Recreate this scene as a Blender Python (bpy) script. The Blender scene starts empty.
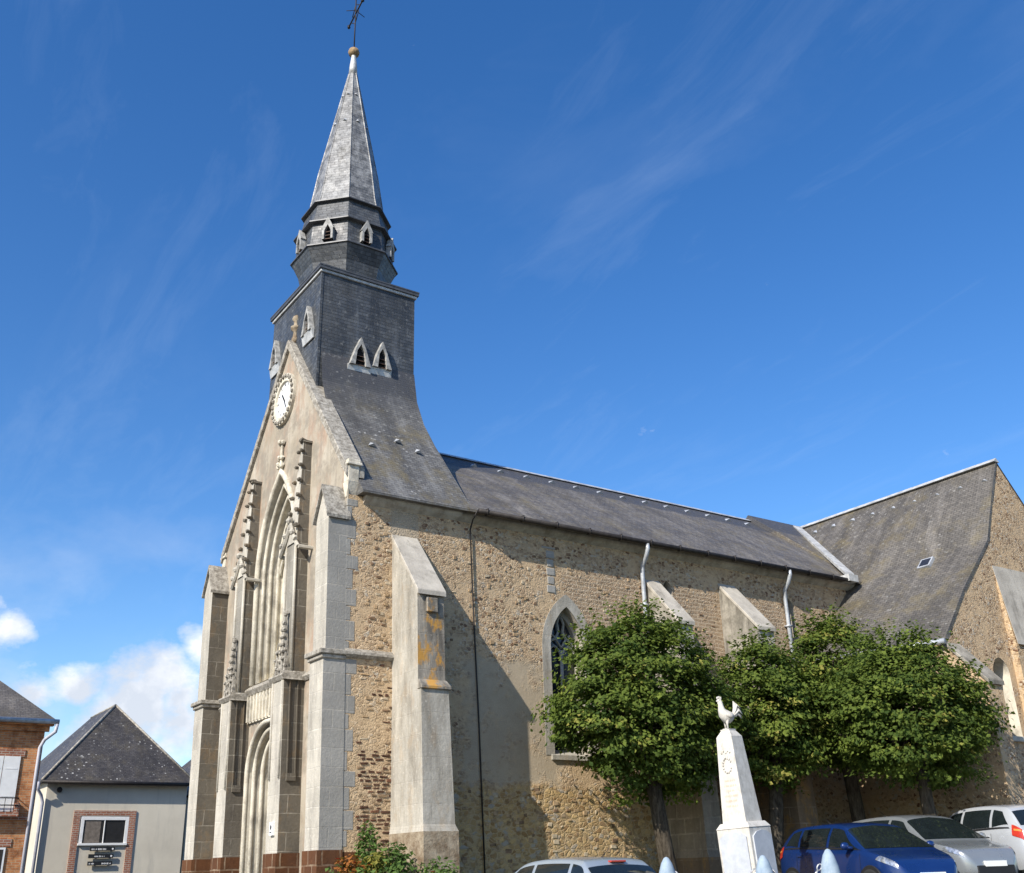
import bpy, bmesh, math, random
from mathutils import Vector, Matrix
R = math.radians
rnd = random.Random(7)
scene = bpy.context.scene
COL = scene.collection

# ---------------------------------------------------------------- camera, sky, sun, exposure
cam_data = bpy.data.cameras.new('camera')
cam = bpy.data.objects.new('camera', cam_data)
COL.objects.link(cam)
_r = Vector((0.8254, -0.5639, -0.0294)); _f = Vector((0.5212, 0.7605, 0.3875))
_f.normalize(); _r = (_r - _f * _r.dot(_f)).normalized(); _u = _r.cross(_f)
cam.matrix_world = Matrix(((_r.x, _u.x, -_f.x, -9.34), (_r.y, _u.y, -_f.y, -19.23), (_r.z, _u.z, -_f.z, 1.6), (0, 0, 0, 1)))
cam_data.sensor_width = 36.0
cam_data.lens = 1034.9 / 1024 * 36.0
cam_data.clip_end = 5000
scene.camera = cam

SUN_DIR = Vector((-0.76, -0.30, 0.57)).normalized()       # towards the sun
SUN_EL = math.asin(SUN_DIR.z); SUN_ROT = math.atan2(SUN_DIR.x, SUN_DIR.y)
sun = bpy.data.lights.new('sun', 'SUN'); sun.energy = 5.0; sun.angle = R(0.53); sun.color = (1.0, 0.94, 0.85)
so = bpy.data.objects.new('sun', sun); COL.objects.link(so)
so.rotation_euler = SUN_DIR.to_track_quat('Z', 'Y').to_euler()
scene.view_settings.view_transform = 'Standard'
scene.view_settings.look = 'None'
scene.view_settings.gamma = 1
scene.view_settings.use_curve_mapping = False
scene.view_settings.exposure = 0.42
SKY_STRENGTH = 0.085

# ---------------------------------------------------------------- node helper
class NG:
    def __init__(self, tree):
        self.t = tree
    def node(self, typ, ins=None, **props):
        n = self.t.nodes.new(typ)
        for k, v in props.items():
            setattr(n, k, v)
        for k, v in (ins or {}).items():
            s = n.inputs[k]
            if isinstance(v, bpy.types.NodeSocket):
                self.t.links.new(v, s)
            else:
                s.default_value = v
        return n
    def math(self, op, a, b=0.0, c=None, clamp=False):
        ins = {0: a, 1: b}
        if c is not None: ins[2] = c
        return self.node('ShaderNodeMath', ins, operation=op, use_clamp=clamp).outputs[0]
    def mix(self, fac, a, b, blend='MIX'):
        a = tuple(a) + (1,) if isinstance(a, tuple) and len(a) == 3 else a
        b = tuple(b) + (1,) if isinstance(b, tuple) and len(b) == 3 else b
        return self.node('ShaderNodeMix', {0: fac, 6: a, 7: b}, data_type='RGBA', blend_type=blend).outputs[2]
    def noise(self, vec, scale, detail=4.0, rough=0.55):
        return self.node('ShaderNodeTexNoise', {'Vector': vec, 'Scale': scale, 'Detail': detail, 'Roughness': rough}).outputs[0]
    def noisec(self, vec, scale, detail=3.0):
        return self.node('ShaderNodeTexNoise', {'Vector': vec, 'Scale': scale, 'Detail': detail}).outputs[1]
    def vor(self, vec, scale, feature='F1', rand=1.0):
        return self.node('ShaderNodeTexVoronoi', {'Vector': vec, 'Scale': scale, 'Randomness': rand}, feature=feature)
    def mr(self, v, a, b, c=0.0, d=1.0):
        return self.node('ShaderNodeMapRange', {0: v, 1: a, 2: b, 3: c, 4: d}, clamp=True).outputs[0]
    def scalev(self, v, s):
        return self.node('ShaderNodeVectorMath', {0: v, 1: s}, operation='MULTIPLY').outputs[0]
    def addv(self, v, s):
        return self.node('ShaderNodeVectorMath', {0: v, 1: s}, operation='ADD').outputs[0]
    def warp(self, v, scale, amt):
        nc = self.noisec(v, scale)
        c = self.node('ShaderNodeVectorMath', {0: nc, 1: (0.5, 0.5, 0.5)}, operation='SUBTRACT').outputs[0]
        return self.addv(v, self.scalev(c, (amt, amt, amt)))
    def coords(self, zk=1.0):
        """object position, plus a (u, z) pair laid along whichever wall direction the face runs in"""
        tc = self.node('ShaderNodeTexCoord').outputs['Object']
        ge = self.node('ShaderNodeNewGeometry').outputs['True Normal']
        s = self.node('ShaderNodeSeparateXYZ', {0: ge}); p = self.node('ShaderNodeSeparateXYZ', {0: tc})
        ax = self.math('ABSOLUTE', s.outputs[0]); ay = self.math('ABSOLUTE', s.outputs[1])
        sel = self.math('GREATER_THAN', ax, ay)
        u = self.math('ADD', self.math('MULTIPLY', sel, p.outputs[1]), self.math('MULTIPLY', self.math('SUBTRACT', 1.0, sel), p.outputs[0]))
        flat = self.math('GREATER_THAN', self.math('ABSOLUTE', s.outputs[2]), 0.95)
        v = self.math('ADD', self.math('MULTIPLY', p.outputs[2], zk), self.math('MULTIPLY', flat, p.outputs[1]))
        uv = self.node('ShaderNodeCombineXYZ', {0: u, 1: v}).outputs[0]
        self.px, self.py, self.pz, self.u = p.outputs[0], p.outputs[1], p.outputs[2], u
        self.pos, self.uv = tc, uv
        return tc, uv
    def box(self, a0, a1, z0, z1, amp=0.5, soft=0.12, axis=None):
        """a stained patch with a wandering outline"""
        n = self.math('MULTIPLY', self.math('SUBTRACT', self.noise(self.pos, 1.7, 5.0), 0.5), amp * 2)
        x = self.math('ADD', axis if axis is not None else self.px, n); z = self.math('ADD', self.pz, n)
        m = self.mr(x, a0 - soft, a0 + soft)
        for v, lo, hi in ((x, a1 + soft, a1 - soft), (z, z0 - soft, z0 + soft), (z, z1 + soft, z1 - soft)):
            m = self.math('MULTIPLY', m, self.mr(v, lo, hi))
        return m

MATS = {}
def material(name, fn):
    m = bpy.data.materials.new(name); m.use_nodes = True
    nt = m.node_tree; nt.nodes.clear()
    g = NG(nt)
    out = nt.nodes.new('ShaderNodeOutputMaterial')
    b = nt.nodes.new('ShaderNodeBsdfPrincipled')
    nt.links.new(b.outputs[0], out.inputs[0])
    def setb(color=None, rough=None, bump=None, dist=0.02, strength=0.6, metal=None, spec=None, coat=None):
        for key, v in (('Base Color', color), ('Roughness', rough), ('Metallic', metal), ('Specular IOR Level', spec), ('Coat Weight', coat)):
            if v is None: continue
            if isinstance(v, bpy.types.NodeSocket): nt.links.new(v, b.inputs[key])
            else: b.inputs[key].default_value = (tuple(v) + (1,)) if isinstance(v, tuple) and len(v) == 3 else v
        if bump is not None:
            bp = g.node('ShaderNodeBump', {'Height': bump, 'Distance': dist, 'Strength': strength})
            nt.links.new(bp.outputs[0], b.inputs['Normal'])
    g.b, g.out = b, out
    fn(g, setb)
    MATS[name] = m
    return m

def plain(name, col, rough=0.6, metal=0.0, var=0.15, scale=6.0, spec=0.4, coat=0.0):
    def fn(g, s):
        pos, uv = g.coords()
        n = g.noise(pos, scale, 5.0)
        c = g.mix(g.mr(n, 0.3, 0.7), tuple(x * (1 - var) for x in col), tuple(min(1, x * (1 + var)) for x in col))
        s(color=c, rough=rough, metal=metal, spec=spec, coat=coat)
    return material(name, fn)

# ---- stone of the nave
def rubble_mat(g, s, nave=True):
    pos, uv = g.coords()
    w = g.warp(g.warp(uv, 5.0, 0.10), 16.0, 0.035)
    ws = g.scalev(w, (1.0, 1.5, 1.0))
    v = g.vor(ws, 11.5); e = g.vor(ws, 11.5, 'DISTANCE_TO_EDGE')
    rc = g.node('ShaderNodeSeparateColor', {0: v.outputs['Color']})
    stone = g.mix(rc.outputs[0], (0.27, 0.185, 0.115), (0.60, 0.47, 0.32))
    stone = g.mix(g.mr(rc.outputs[1], 0.8, 0.93), stone, (0.47, 0.43, 0.36))
    stone = g.mix(g.mr(rc.outputs[2], 0.83, 0.95), stone, (0.15, 0.08, 0.05))
    mortar = g.mix(g.noise(pos, 11.0, 5.0), (0.46, 0.335, 0.20), (0.61, 0.465, 0.30))
    big = g.noise(pos, 0.55, 4.0)
    cover = g.math('ADD', g.mr(e.outputs[0], 0.10, 0.03), g.mr(g.math('ADD', g.noise(pos, 2.6, 6.0), g.math('MULTIPLY', g.math('SUBTRACT', big, 0.5), 0.7)), 0.46, 0.62), clamp=True)
    base = g.mix(g.math('MULTIPLY', cover, 0.86), stone, mortar)
    h = g.math('MULTIPLY', g.math('SUBTRACT', 1.0, cover), g.mr(e.outputs[0], 0.0, 0.16))
    # small dark holes left by lost stones
    hv = g.vor(g.warp(uv, 9.0, 0.2), 5.5)
    hole = g.math('MULTIPLY', g.mr(hv.outputs['Distance'], 0.20, 0.12), g.mr(g.noise(pos, 1.3, 3.0), 0.46, 0.58))
    base = g.mix(g.math('MULTIPLY', hole, 0.8), base, (0.085, 0.055, 0.035))
    h = g.math('SUBTRACT', h, g.math('MULTIPLY', hole, 1.2))
    if nave:
        # coursed small stones east of the window head
        br = g.node('ShaderNodeTexBrick', {'Vector': g.warp(uv, 4.0, 0.09), 'Color1': (0.20, 0.145, 0.10, 1), 'Color2': (0.38, 0.27, 0.18, 1), 'Mortar': (0.48, 0.40, 0.30, 1),
                    'Scale': 1.0, 'Mortar Size': 0.018, 'Brick Width': 0.26, 'Row Height': 0.10, 'Mortar Smooth': 0.3})
        m = g.box(5.2, 17, 5.2, 7.95, 0.5)
        base = g.mix(g.math('MULTIPLY', m, 0.75), base, br.outputs[0])
        # flat lime plaster beside the window
        m = g.box(2.45, 5.0, 3.05, 5.6, 0.5, 0.10)
        m = g.math('MULTIPLY', m, g.mr(g.noise(pos, 2.2, 7, .65), .36, .50, .35, .95))
        pl = g.mix(g.noise(pos, 3.0, 7.0, 0.7), (0.33, 0.275, 0.20), (0.50, 0.425, 0.315))
        plm = m; base = g.mix(m, base, pl); h = g.math('MULTIPLY', h, g.math('SUBTRACT', 1.0, m))
        # yellow rubble low down
        yv = g.scalev(g.warp(g.warp(uv, 3.0, 0.16), 13.0, 0.05), (1, 1.5, 1))
        big2 = g.vor(yv, 7.5); be = g.vor(yv, 7.5, 'DISTANCE_TO_EDGE')
        bc = g.node('ShaderNodeSeparateColor', {0: big2.outputs['Color']})
        yl = g.mix(bc.outputs[0], (0.26, 0.155, 0.065), (0.56, 0.40, 0.19))
        yl = g.mix(g.mr(bc.outputs[1], 0.75, 0.9), yl, (0.36, 0.33, 0.28))
        yl = g.mix(g.mr(g.math('ADD', be.outputs[0], g.math('MULTIPLY', g.math('SUBTRACT', g.noise(pos, 3.0, 6), 0.5), 0.5)), 0.16, 0.03), yl, (0.46, 0.345, 0.195))
        yl = g.mix(g.mr(g.noise(pos, 7, 6), 0.55, 0.7), yl, (0.20, 0.13, 0.07))
        m = g.box(1.35, 8.0, -2, 3.0, 0.35, 0.1)
        base = g.mix(m, base, yl)
        h = g.mix(m, h, g.mr(be.outputs[0], 0.0, 0.16, 0.0, 0.8))
        # pale repair above the first buttress
        m = g.box(0.58, 1.26, 7.9, 9.0, 0.06, 0.03)
        base = g.mix(m, base, g.mix(g.noise(pos, 4, 6), (0.36, 0.30, 0.22), (0.48, 0.41, 0.31)))
        # sandy mortar at the west corner, reddish lower down
        m = g.box(-1, 0.62, -1, 5.0, 0.2, 0.3)
        base = g.mix(g.math('MULTIPLY', m, 0.55), base, (0.50, 0.38, 0.24))
        m = g.box(7.7, 17, -2, 2.3, 0.3, 0.1)
        bk = g.node('ShaderNodeTexBrick', {'Vector': g.warp(uv, 2.0, 0.05), 'Color1': (0.22, 0.17, 0.13, 1), 'Color2': (0.34, 0.27, 0.20, 1), 'Mortar': (0.50, 0.44, 0.35, 1), 'Scale': 1.0, 'Mortar Size': 0.02, 'Brick Width': 0.55, 'Row Height': 0.32})
        base = g.mix(m, base, bk.outputs[0])
    # soot and damp: dark blotches
    d = g.mr(g.noise(pos, 0.9, 7.0, 0.65), 0.60, 0.80)
    base = g.mix(g.math('MULTIPLY', d, 0.5), base, (0.12, 0.10, 0.075))
    base = g.mix(g.math('MULTIPLY', g.mr(g.noise(pos, 0.35, 4), 0.42, 0.62), 0.25), base, (0.40, 0.31, 0.21))
    grain = g.noise(pos, 45.0, 3.0)
    base = g.mix(0.35, base, g.mix(grain, (0.12, 0.10, 0.08), (0.85, 0.80, 0.72)), 'OVERLAY')
    hh = g.math('ADD', g.math('MULTIPLY', h, 0.7), g.math('ADD', g.math('MULTIPLY', g.noise(pos, 26, 6, 0.65), 0.8), g.math('MULTIPLY', g.noise(pos, 5, 3), 0.4)))
    if nave: hh = g.math('MULTIPLY', hh, g.math('SUBTRACT', 1.0, g.math('MULTIPLY', plm, 0.7)))
    s(color=base, rough=0.95, bump=hh, dist=0.035, strength=0.7, spec=0.15)
material('nave_rubble', rubble_mat)
material('transept_rubble', lambda g, s: rubble_mat(g, s, False))

def ashlar(name, c1, c2, joint, bw=0.62, rh=0.36, dirt=(0.16, 0.15, 0.13), dirt_amt=0.5, lichen=0.0, ms=0.012, jstr=1.0, amt0=0.48):
    def fn(g, s):
        pos, uv = g.coords()
        br = g.node('ShaderNodeTexBrick', {'Vector': g.warp(uv, 2.2, 0.045), 'Color1': c1 + (1,), 'Color2': c2 + (1,), 'Mortar': joint + (1,), 'Scale': 1.0, 'Mortar Size': ms, 'Brick Width': bw, 'Row Height': rh, 'Mortar Smooth': 0.2, 'Bias': -0.1})
        c = g.mix(g.math('MULTIPLY', br.outputs[1], g.mr(g.noise(pos, 2.0, 5, 0.6), 0.62, 0.38, 0.0, 0.85)), g.mix(g.noise(pos, 1.3, 3), c1, c2), joint)
        c = g.mix(0.55, c, g.mix(br.outputs[1], br.outputs[0], c))
        c = g.mix(g.math('MULTIPLY', g.mr(g.noise(pos, 0.8, 6, 0.65), 0.42, 0.66), 0.5), c, tuple(x * 0.62 for x in c1))
        st = g.noise(g.scalev(pos, (1, 1, 0.22)), 3.2, 7.0, 0.7)
        c = g.mix(g.math('MULTIPLY', g.mr(st, amt0, amt0 + 0.24), dirt_amt), c, dirt)
        sp = g.noise(pos, 14, 6, 0.7)
        c = g.mix(g.math('MULTIPLY', g.mr(sp, 0.56, 0.72), 0.45), c, tuple(x * 0.55 for x in c1))
        c = g.mix(g.math('MULTIPLY', g.mr(sp, 0.44, 0.32), 0.35), c, tuple(min(0.8, x * 1.3) for x in c2))
        if lichen:
            l = g.math('MULTIPLY', g.mr(g.noise(g.scalev(pos, (1, 1, .6)), 3.0, 7, 0.7), 0.53, 0.62), lichen)
            c = g.mix(l, c, (0.48, 0.25, 0.05))
        h = g.math('ADD', g.math('MULTIPLY', br.outputs[1], -0.6), g.math('MULTIPLY', g.noise(pos, 18, 6, 0.65), 0.7))
        s(color=c, rough=0.92, bump=h, dist=0.02, strength=0.6, spec=0.15)
    return material(name, fn)
ashlar('pale_ashlar', (0.44, 0.41, 0.345), (0.55, 0.51, 0.43), (0.62, 0.58, 0.50), dirt=(0.24, 0.22, 0.19), dirt_amt=0.75, amt0=0.44)
ashlar('grey_ashlar', (0.27, 0.26, 0.235), (0.35, 0.335, 0.30), (0.42, 0.39, 0.33), dirt=(0.22, 0.22, 0.21), dirt_amt=0.4)
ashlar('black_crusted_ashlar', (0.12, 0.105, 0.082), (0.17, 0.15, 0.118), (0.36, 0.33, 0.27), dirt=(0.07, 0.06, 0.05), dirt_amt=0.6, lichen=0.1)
ashlar('lichen_ashlar', (0.34, 0.31, 0.26), (0.42, 0.37, 0.29), (0.44, 0.40, 0.34), dirt=(0.10, 0.09, 0.075), dirt_amt=0.9, lichen=0.9, amt0=0.40)
ashlar('worn_ashlar', (0.40, 0.375, 0.32), (0.48, 0.445, 0.375), (0.52, 0.48, 0.41), bw=0.9, rh=0.42, dirt=(0.19, 0.17, 0.135), dirt_amt=0.8, lichen=0.1, ms=0.008, amt0=0.42)
ashlar('stained_ashlar', (0.25, 0.235, 0.20), (0.36, 0.335, 0.285), (0.44, 0.41, 0.35), dirt=(0.15, 0.135, 0.11), dirt_amt=0.8, amt0=0.42)
ashlar('block_ashlar', (0.23, 0.19, 0.14), (0.36, 0.30, 0.23), (0.50, 0.43, 0.33), bw=.5, rh=.33, dirt=(0.12, 0.10, 0.08), dirt_amt=0.5, ms=.02)
ashlar('brown_ashlar', (0.19, 0.135, 0.09), (0.27, 0.19, 0.12), (0.42, 0.34, 0.25), dirt=(0.10, 0.08, 0.06), dirt_amt=0.6, lichen=0.35)
ashlar('ironstone_blocks', (0.080, 0.034, 0.016), (0.14, 0.062, 0.028), (0.36, 0.28, 0.19), bw=0.36, rh=0.30, dirt=(0.09, 0.05, 0.035), dirt_amt=0.5, ms=0.018)

def facade_plaster(g, s):
    pos, uv = g.coords()
    n1 = g.noise(pos, 0.9, 7, 0.65); n2 = g.noise(g.scalev(pos, (1, 1, 0.35)), 2.2, 7, 0.7)
    c = g.mix(g.mr(n1, 0.35, 0.65), (0.31, 0.265, 0.20), (0.45, 0.40, 0.32))
    c = g.mix(g.math('MULTIPLY', g.mr(n2, 0.48, 0.62), 0.7), c, (0.33, 0.215, 0.15))
    c = g.mix(g.math('MULTIPLY', g.mr(g.noise(pos, 1.6, 8, 0.7), 0.48, 0.60), 0.8), c, (0.25, 0.22, 0.175))
    c = g.mix(g.math('MULTIPLY', g.mr(g.noise(pos, 6, 6, 0.7), 0.58, 0.72), 0.6), c, (0.20, 0.17, 0.13))
    c = g.mix(g.math('MULTIPLY', g.mr(g.noise(g.scalev(pos, (1, 1.6, 0.16)), 2.6, 7, 0.7), 0.52, 0.64), 0.55), c, (0.24, 0.21, 0.17))
    s(color=c, rough=0.95, bump=g.noise(pos, 20, 6, 0.65), dist=0.015, strength=0.5, spec=0.12)
material('facade_plaster', facade_plaster)

def cream(g, s):
    pos, uv = g.coords()
    c = g.mix(g.mr(g.noise(pos, 2.4, 7, 0.65), 0.35, 0.65), (0.55, 0.50, 0.40), (0.66, 0.61, 0.50))
    c = g.mix(g.math('MULTIPLY', g.mr(g.noise(g.scalev(pos, (1, 1, 0.3)), 5, 7, 0.7), 0.52, 0.68), 0.7), c, (0.27, 0.245, 0.20))
    c = g.mix(g.math('MULTIPLY', g.mr(g.noise(pos, 1.7, 8, 0.7), 0.48, 0.62), 0.65), c, (0.25, 0.225, 0.18))
    s(color=c, rough=0.9, bump=g.noise(pos, 25, 5), dist=0.015, strength=0.5, spec=0.15)
material('carved_limestone', cream)

plain('shaded_grimy_limestone', (0.21, 0.19, 0.15), 0.95, var=0.45, scale=7, spec=.1)  # dirt plus the shade of the moulding hollows, put into one dark colour
def coping(g, s):
    pos, uv = g.coords()
    c = g.mix(g.mr(g.noise(pos, 9, 8, 0.75), 0.4, 0.62), (0.19, 0.17, 0.14), (0.44, 0.41, 0.35))
    c = g.mix(g.math('MULTIPLY', g.mr(g.noise(pos, 30, 4), 0.58, 0.68), 0.7), c, (0.10, 0.09, 0.075))
    s(color=c, rough=0.95, bump=g.noise(pos, 30, 5), dist=0.012, strength=0.6, spec=0.1)
material('lichened_stone', coping)

def cement(g, s):
    pos, uv = g.coords()
    c = g.mix(g.mr(g.noise(pos, 1.8, 8, 0.7), 0.35, 0.65), (0.33, 0.30, 0.25), (0.50, 0.46, 0.39))
    c = g.mix(g.math('MULTIPLY', g.mr(g.noise(g.scalev(pos, (1, 1, 0.25)), 3.4, 7, 0.7), 0.53, 0.68), 0.75), c, (0.16, 0.145, 0.12))
    s(color=c, rough=0.95, bump=g.noise(pos, 22, 6), dist=0.012, strength=0.5, spec=0.12)
material('cement_render', cement)
def old_render(g, s):
    pos, uv = g.coords()
    c = g.mix(g.mr(g.noise(pos, 2.2, 8, 0.7), 0.38, 0.62), (0.17, 0.155, 0.125), (0.36, 0.33, 0.275))
    c = g.mix(g.math('MULTIPLY', g.mr(g.noise(g.scalev(pos, (1, 1, 0.2)), 4.0, 7, 0.7), 0.50, 0.64), 0.75), c, (0.10, 0.09, 0.075))
    s(color=c, rough=0.95, bump=g.noise(pos, 18, 6), dist=0.015, strength=0.5, spec=0.12)
material('old_render', old_render)

def foot(g, s):
    pos, uv = g.coords()
    c = g.mix(g.mr(g.noise(pos, 3.0, 7, 0.7), 0.35, 0.65), (0.17, 0.12, 0.075), (0.40, 0.34, 0.25))
    c = g.mix(g.math('MULTIPLY', g.mr(g.noise(pos, 6.5, 7, 0.7), 0.55, 0.7), 0.7), c, (0.09, 0.06, 0.04))
    s(color=c, rough=0.95, bump=g.noise(pos, 14, 6, 0.7), dist=0.03, strength=0.7, spec=0.1)
material('stained_foot', foot)
# ---- slate
def slate(name, c1, c2, moss=0.4, streak=0.3, gloss=0.45, zk=1.4, light=0.0, spots=0.0, band=None):
    def fn(g, s):
        pos, uv = g.coords(zk)
        br = g.node('ShaderNodeTexBrick', {'Vector': g.warp(uv, 8.0, 0.01), 'Color1': c1 + (1,), 'Color2': c2 + (1,), 'Mortar': tuple(x * 0.55 for x in c1) + (1,), 'Scale': 1.0, 'Mortar Size': 0.006, 'Brick Width': 0.17, 'Row Height': 0.095})
        br2 = g.node('ShaderNodeTexBrick', {'Vector': uv, 'Color1': (0, 0, 0, 1), 'Color2': (1, 1, 1, 1), 'Mortar': (0, 0, 0, 1), 'Scale': 1.0, 'Mortar Size': 0.0, 'Brick Width': 0.17, 'Row Height': 0.095, 'Bias': -0.75})
        c = br.outputs[0]
        c = g.mix(g.math('MULTIPLY', g.math('GREATER_THAN', br2.outputs[0], 0.5), 0.35), c, tuple(min(1, x * 1.9) for x in c2))
        down = g.noise(g.scalev(uv, (1.0, 0.12, 1.0)), 2.0, 6, 0.65)
        c = g.mix(g.math('MULTIPLY', g.mr(down, 0.52, 0.74), streak * 0.6), c, tuple(min(1, x * 2.4 + 0.03) for x in c2))
        c = g.mix(g.math('MULTIPLY', g.mr(down, 0.46, 0.34), streak * 1.1), c, tuple(x * 0.5 for x in c1))
        ms = g.noise(pos, 1.1, 7, 0.7)
        c = g.mix(g.math('MULTIPLY', g.mr(ms, 0.50, 0.68), moss), c, (0.155, 0.125, 0.062))
        f = g.noise(pos, 7, 7, 0.75)
        c = g.mix(g.math('MULTIPLY', g.mr(g.noise(g.scalev(pos, (1, 1, .5)), 0.8, 7, 0.7), 0.50, 0.62), 0.6), c, tuple(x * 0.55 for x in c1))
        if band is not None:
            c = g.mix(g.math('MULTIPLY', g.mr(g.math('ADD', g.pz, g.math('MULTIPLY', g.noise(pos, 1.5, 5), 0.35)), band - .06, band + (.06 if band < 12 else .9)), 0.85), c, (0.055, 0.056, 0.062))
        c = g.mix(g.math('MULTIPLY', g.mr(f, 0.58, 0.70), 0.5), c, (0.34, 0.34, 0.32))
        if spots:
            c = g.mix(g.math('MULTIPLY', g.mr(g.vor(g.warp(uv, 6, 0.12), 4.5).outputs['Distance'], 0.2, 0.12), g.math('MULTIPLY', g.mr(g.noise(pos, 0.7, 3), 0.45, 0.6), spots)), c, (0.45, 0.44, 0.41))
        if light:
            c = g.mix(g.math('MULTIPLY', g.mr(g.noise(pos, 3.5, 8, 0.75), 0.42, 0.6), light), c, (0.42, 0.42, 0.41))
        h = g.math('ADD', g.math('MULTIPLY', br.outputs[1], -1.0), g.math('ADD', g.math('MULTIPLY', br2.outputs[0], 0.8), g.math('MULTIPLY', f, 0.6)))
        s(color=c, rough=g.mr(g.noise(pos, 5, 4), 0.3, 0.7, gloss, gloss + 0.25), bump=h, dist=0.012, strength=0.7, spec=0.45)
    return material(name, fn)
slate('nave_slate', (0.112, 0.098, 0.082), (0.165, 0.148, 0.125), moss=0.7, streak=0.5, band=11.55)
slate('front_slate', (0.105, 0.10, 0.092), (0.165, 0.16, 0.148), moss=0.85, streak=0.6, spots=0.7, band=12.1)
slate('tower_slate', (0.045, 0.05, 0.056), (0.085, 0.092, 0.10), moss=0.1, streak=0.55, gloss=0.38, zk=1.0)
slate('spire_slate', (0.085, 0.088, 0.09), (0.15, 0.15, 0.15), moss=0.25, streak=0.35, gloss=0.35, zk=1.0, light=0.55)
slate('transept_slate', (0.085, 0.077, 0.066), (0.128, 0.116, 0.10), moss=0.75, streak=0.7, spots=0.3)
slate('house_slate', (0.045, 0.04, 0.038), (0.075, 0.068, 0.064), moss=0.3, streak=0.25, spots=0.9)
slate('red_house_slate', (0.10, 0.09, 0.08), (0.14, 0.125, 0.11), moss=0.4, streak=0.3)
def lead(name, col, rough):
    def fn(g, s):
        pos, uv = g.coords()
        c = g.mix(g.mr(g.noise(pos, 4, 7, 0.7), 0.35, 0.65), tuple(x * 0.65 for x in col), tuple(min(.85, x * 1.25) for x in col))
        s(color=c, rough=rough, metal=0.25, bump=g.noise(pos, 14, 4), dist=0.006, strength=0.4)
    material(name, fn)
lead('zinc', (0.46, 0.48, 0.50), 0.45); lead('lead', (0.30, 0.31, 0.32), 0.5); lead('white_lead', (0.50, 0.50, 0.48), 0.6); lead('dark_lead', (0.085, 0.088, 0.092), 0.5)
plain('louvre_paint', (0.30, 0.295, 0.275), 0.75, var=0.45, scale=9)
plain('void', (0.012, 0.012, 0.014), 0.9, var=0.0)
plain('rust_stone', (0.28, 0.19, 0.10), 0.85, var=0.5, scale=20)
plain('dark_iron', (0.03, 0.026, 0.024), 0.6, 0.4, var=0.4)
plain('dark_wood', (0.09, 0.05, 0.03), 0.7, var=0.4, scale=9)
plain('clock_face', (0.82, 0.82, 0.80), 0.35, var=0.04)
plain('clock_mark', (0.02, 0.02, 0.025), 0.5, var=0.0)
def glassy(name, col, rough=0.08, lead_lines=0.0):
    def fn(g, s):
        pos, uv = g.coords()
        c = g.mix(g.noise(pos, 5, 3), tuple(x * 0.6 for x in col), tuple(x * 1.5 for x in col))
        n = g.noise(pos, 3.0, 2.0)
        if lead_lines:
            br = g.node('ShaderNodeTexBrick', {'Vector': uv, 'Color1': (0, 0, 0, 1), 'Color2': (1, 1, 1, 1), 'Mortar': (0, 0, 0, 1), 'Scale': 1.0, 'Mortar Size': 0.012, 'Brick Width': 0.16, 'Row Height': 0.16}, offset=0.0)
            c = g.mix(br.outputs[1], c, (0.03, 0.03, 0.03))
        s(color=c, rough=rough, spec=0.6, bump=n, dist=0.01, strength=0.1)
    return material(name, fn)
glassy('leaded_glass', (0.02, 0.022, 0.028), 0.2, 1.0)
glassy('window_glass', (0.025, 0.025, 0.026), 0.06)
glassy('car_glass', (0.010, 0.014, 0.015), 0.03)

# ---- ground
def asphalt(g, s):
    pos, uv = g.coords()
    c = g.mix(g.noise(pos, 60, 3), (0.045, 0.044, 0.042), (0.085, 0.082, 0.078))
    c = g.mix(g.math('MULTIPLY', g.mr(g.noise(pos, 0.5, 6), 0.45, 0.7), 0.5), c, (0.12, 0.115, 0.10))
    s(color=c, rough=0.9, bump=g.noise(pos, 80, 3), dist=0.01, strength=0.5)
material('asphalt', asphalt)
def gravel(g, s):
    pos, uv = g.coords()
    v = g.vor(pos, 45)
    c = g.mix(g.node('ShaderNodeSeparateColor', {0: v.outputs['Color']}).outputs[0], (0.20, 0.17, 0.13), (0.42, 0.37, 0.29))
    s(color=c, rough=0.95, bump=v.outputs['Distance'], dist=0.01, strength=0.6)
material('gravel', gravel)
def turf(g, s):
    pos, uv = g.coords()
    c = g.mix(g.noise(pos, 6, 6), (0.035, 0.055, 0.014), (0.09, 0.12, 0.03))
    s(color=c, rough=0.95, bump=g.noise(pos, 50, 4), dist=0.03, strength=0.8)
material('turf', turf)

# ---- houses
def brick_mat(name, c1, c2, mortar, bw=0.23, rh=0.075, stain=0.4):
    def fn(g, s):
        pos, uv = g.coords()
        br = g.node('ShaderNodeTexBrick', {'Vector': uv, 'Color1': c1 + (1,), 'Color2': c2 + (1,), 'Mortar': mortar + (1,), 'Scale': 1.0, 'Mortar Size': 0.010, 'Brick Width': bw, 'Row Height': rh})
        c = g.mix(g.math('MULTIPLY', g.mr(g.noise(pos, 2.2, 7, 0.7), 0.48, 0.66), stain), br.outputs[0], tuple(x * 0.45 for x in c1))
        c = g.mix(g.math('MULTIPLY', g.mr(g.noise(pos, 5, 7, 0.7), 0.56, 0.7), 0.5), c, mortar)
        s(color=c, rough=0.9, bump=br.outputs[1], dist=-0.01, strength=0.6, spec=0.2)
    return material(name, fn)
brick_mat('orange_brick', (0.40, 0.15, 0.06), (0.56, 0.25, 0.10), (0.42, 0.29, 0.18), stain=0.95)
brick_mat('dark_brick', (0.26, 0.10, 0.06), (0.36, 0.14, 0.08), (0.42, 0.36, 0.30))
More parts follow.
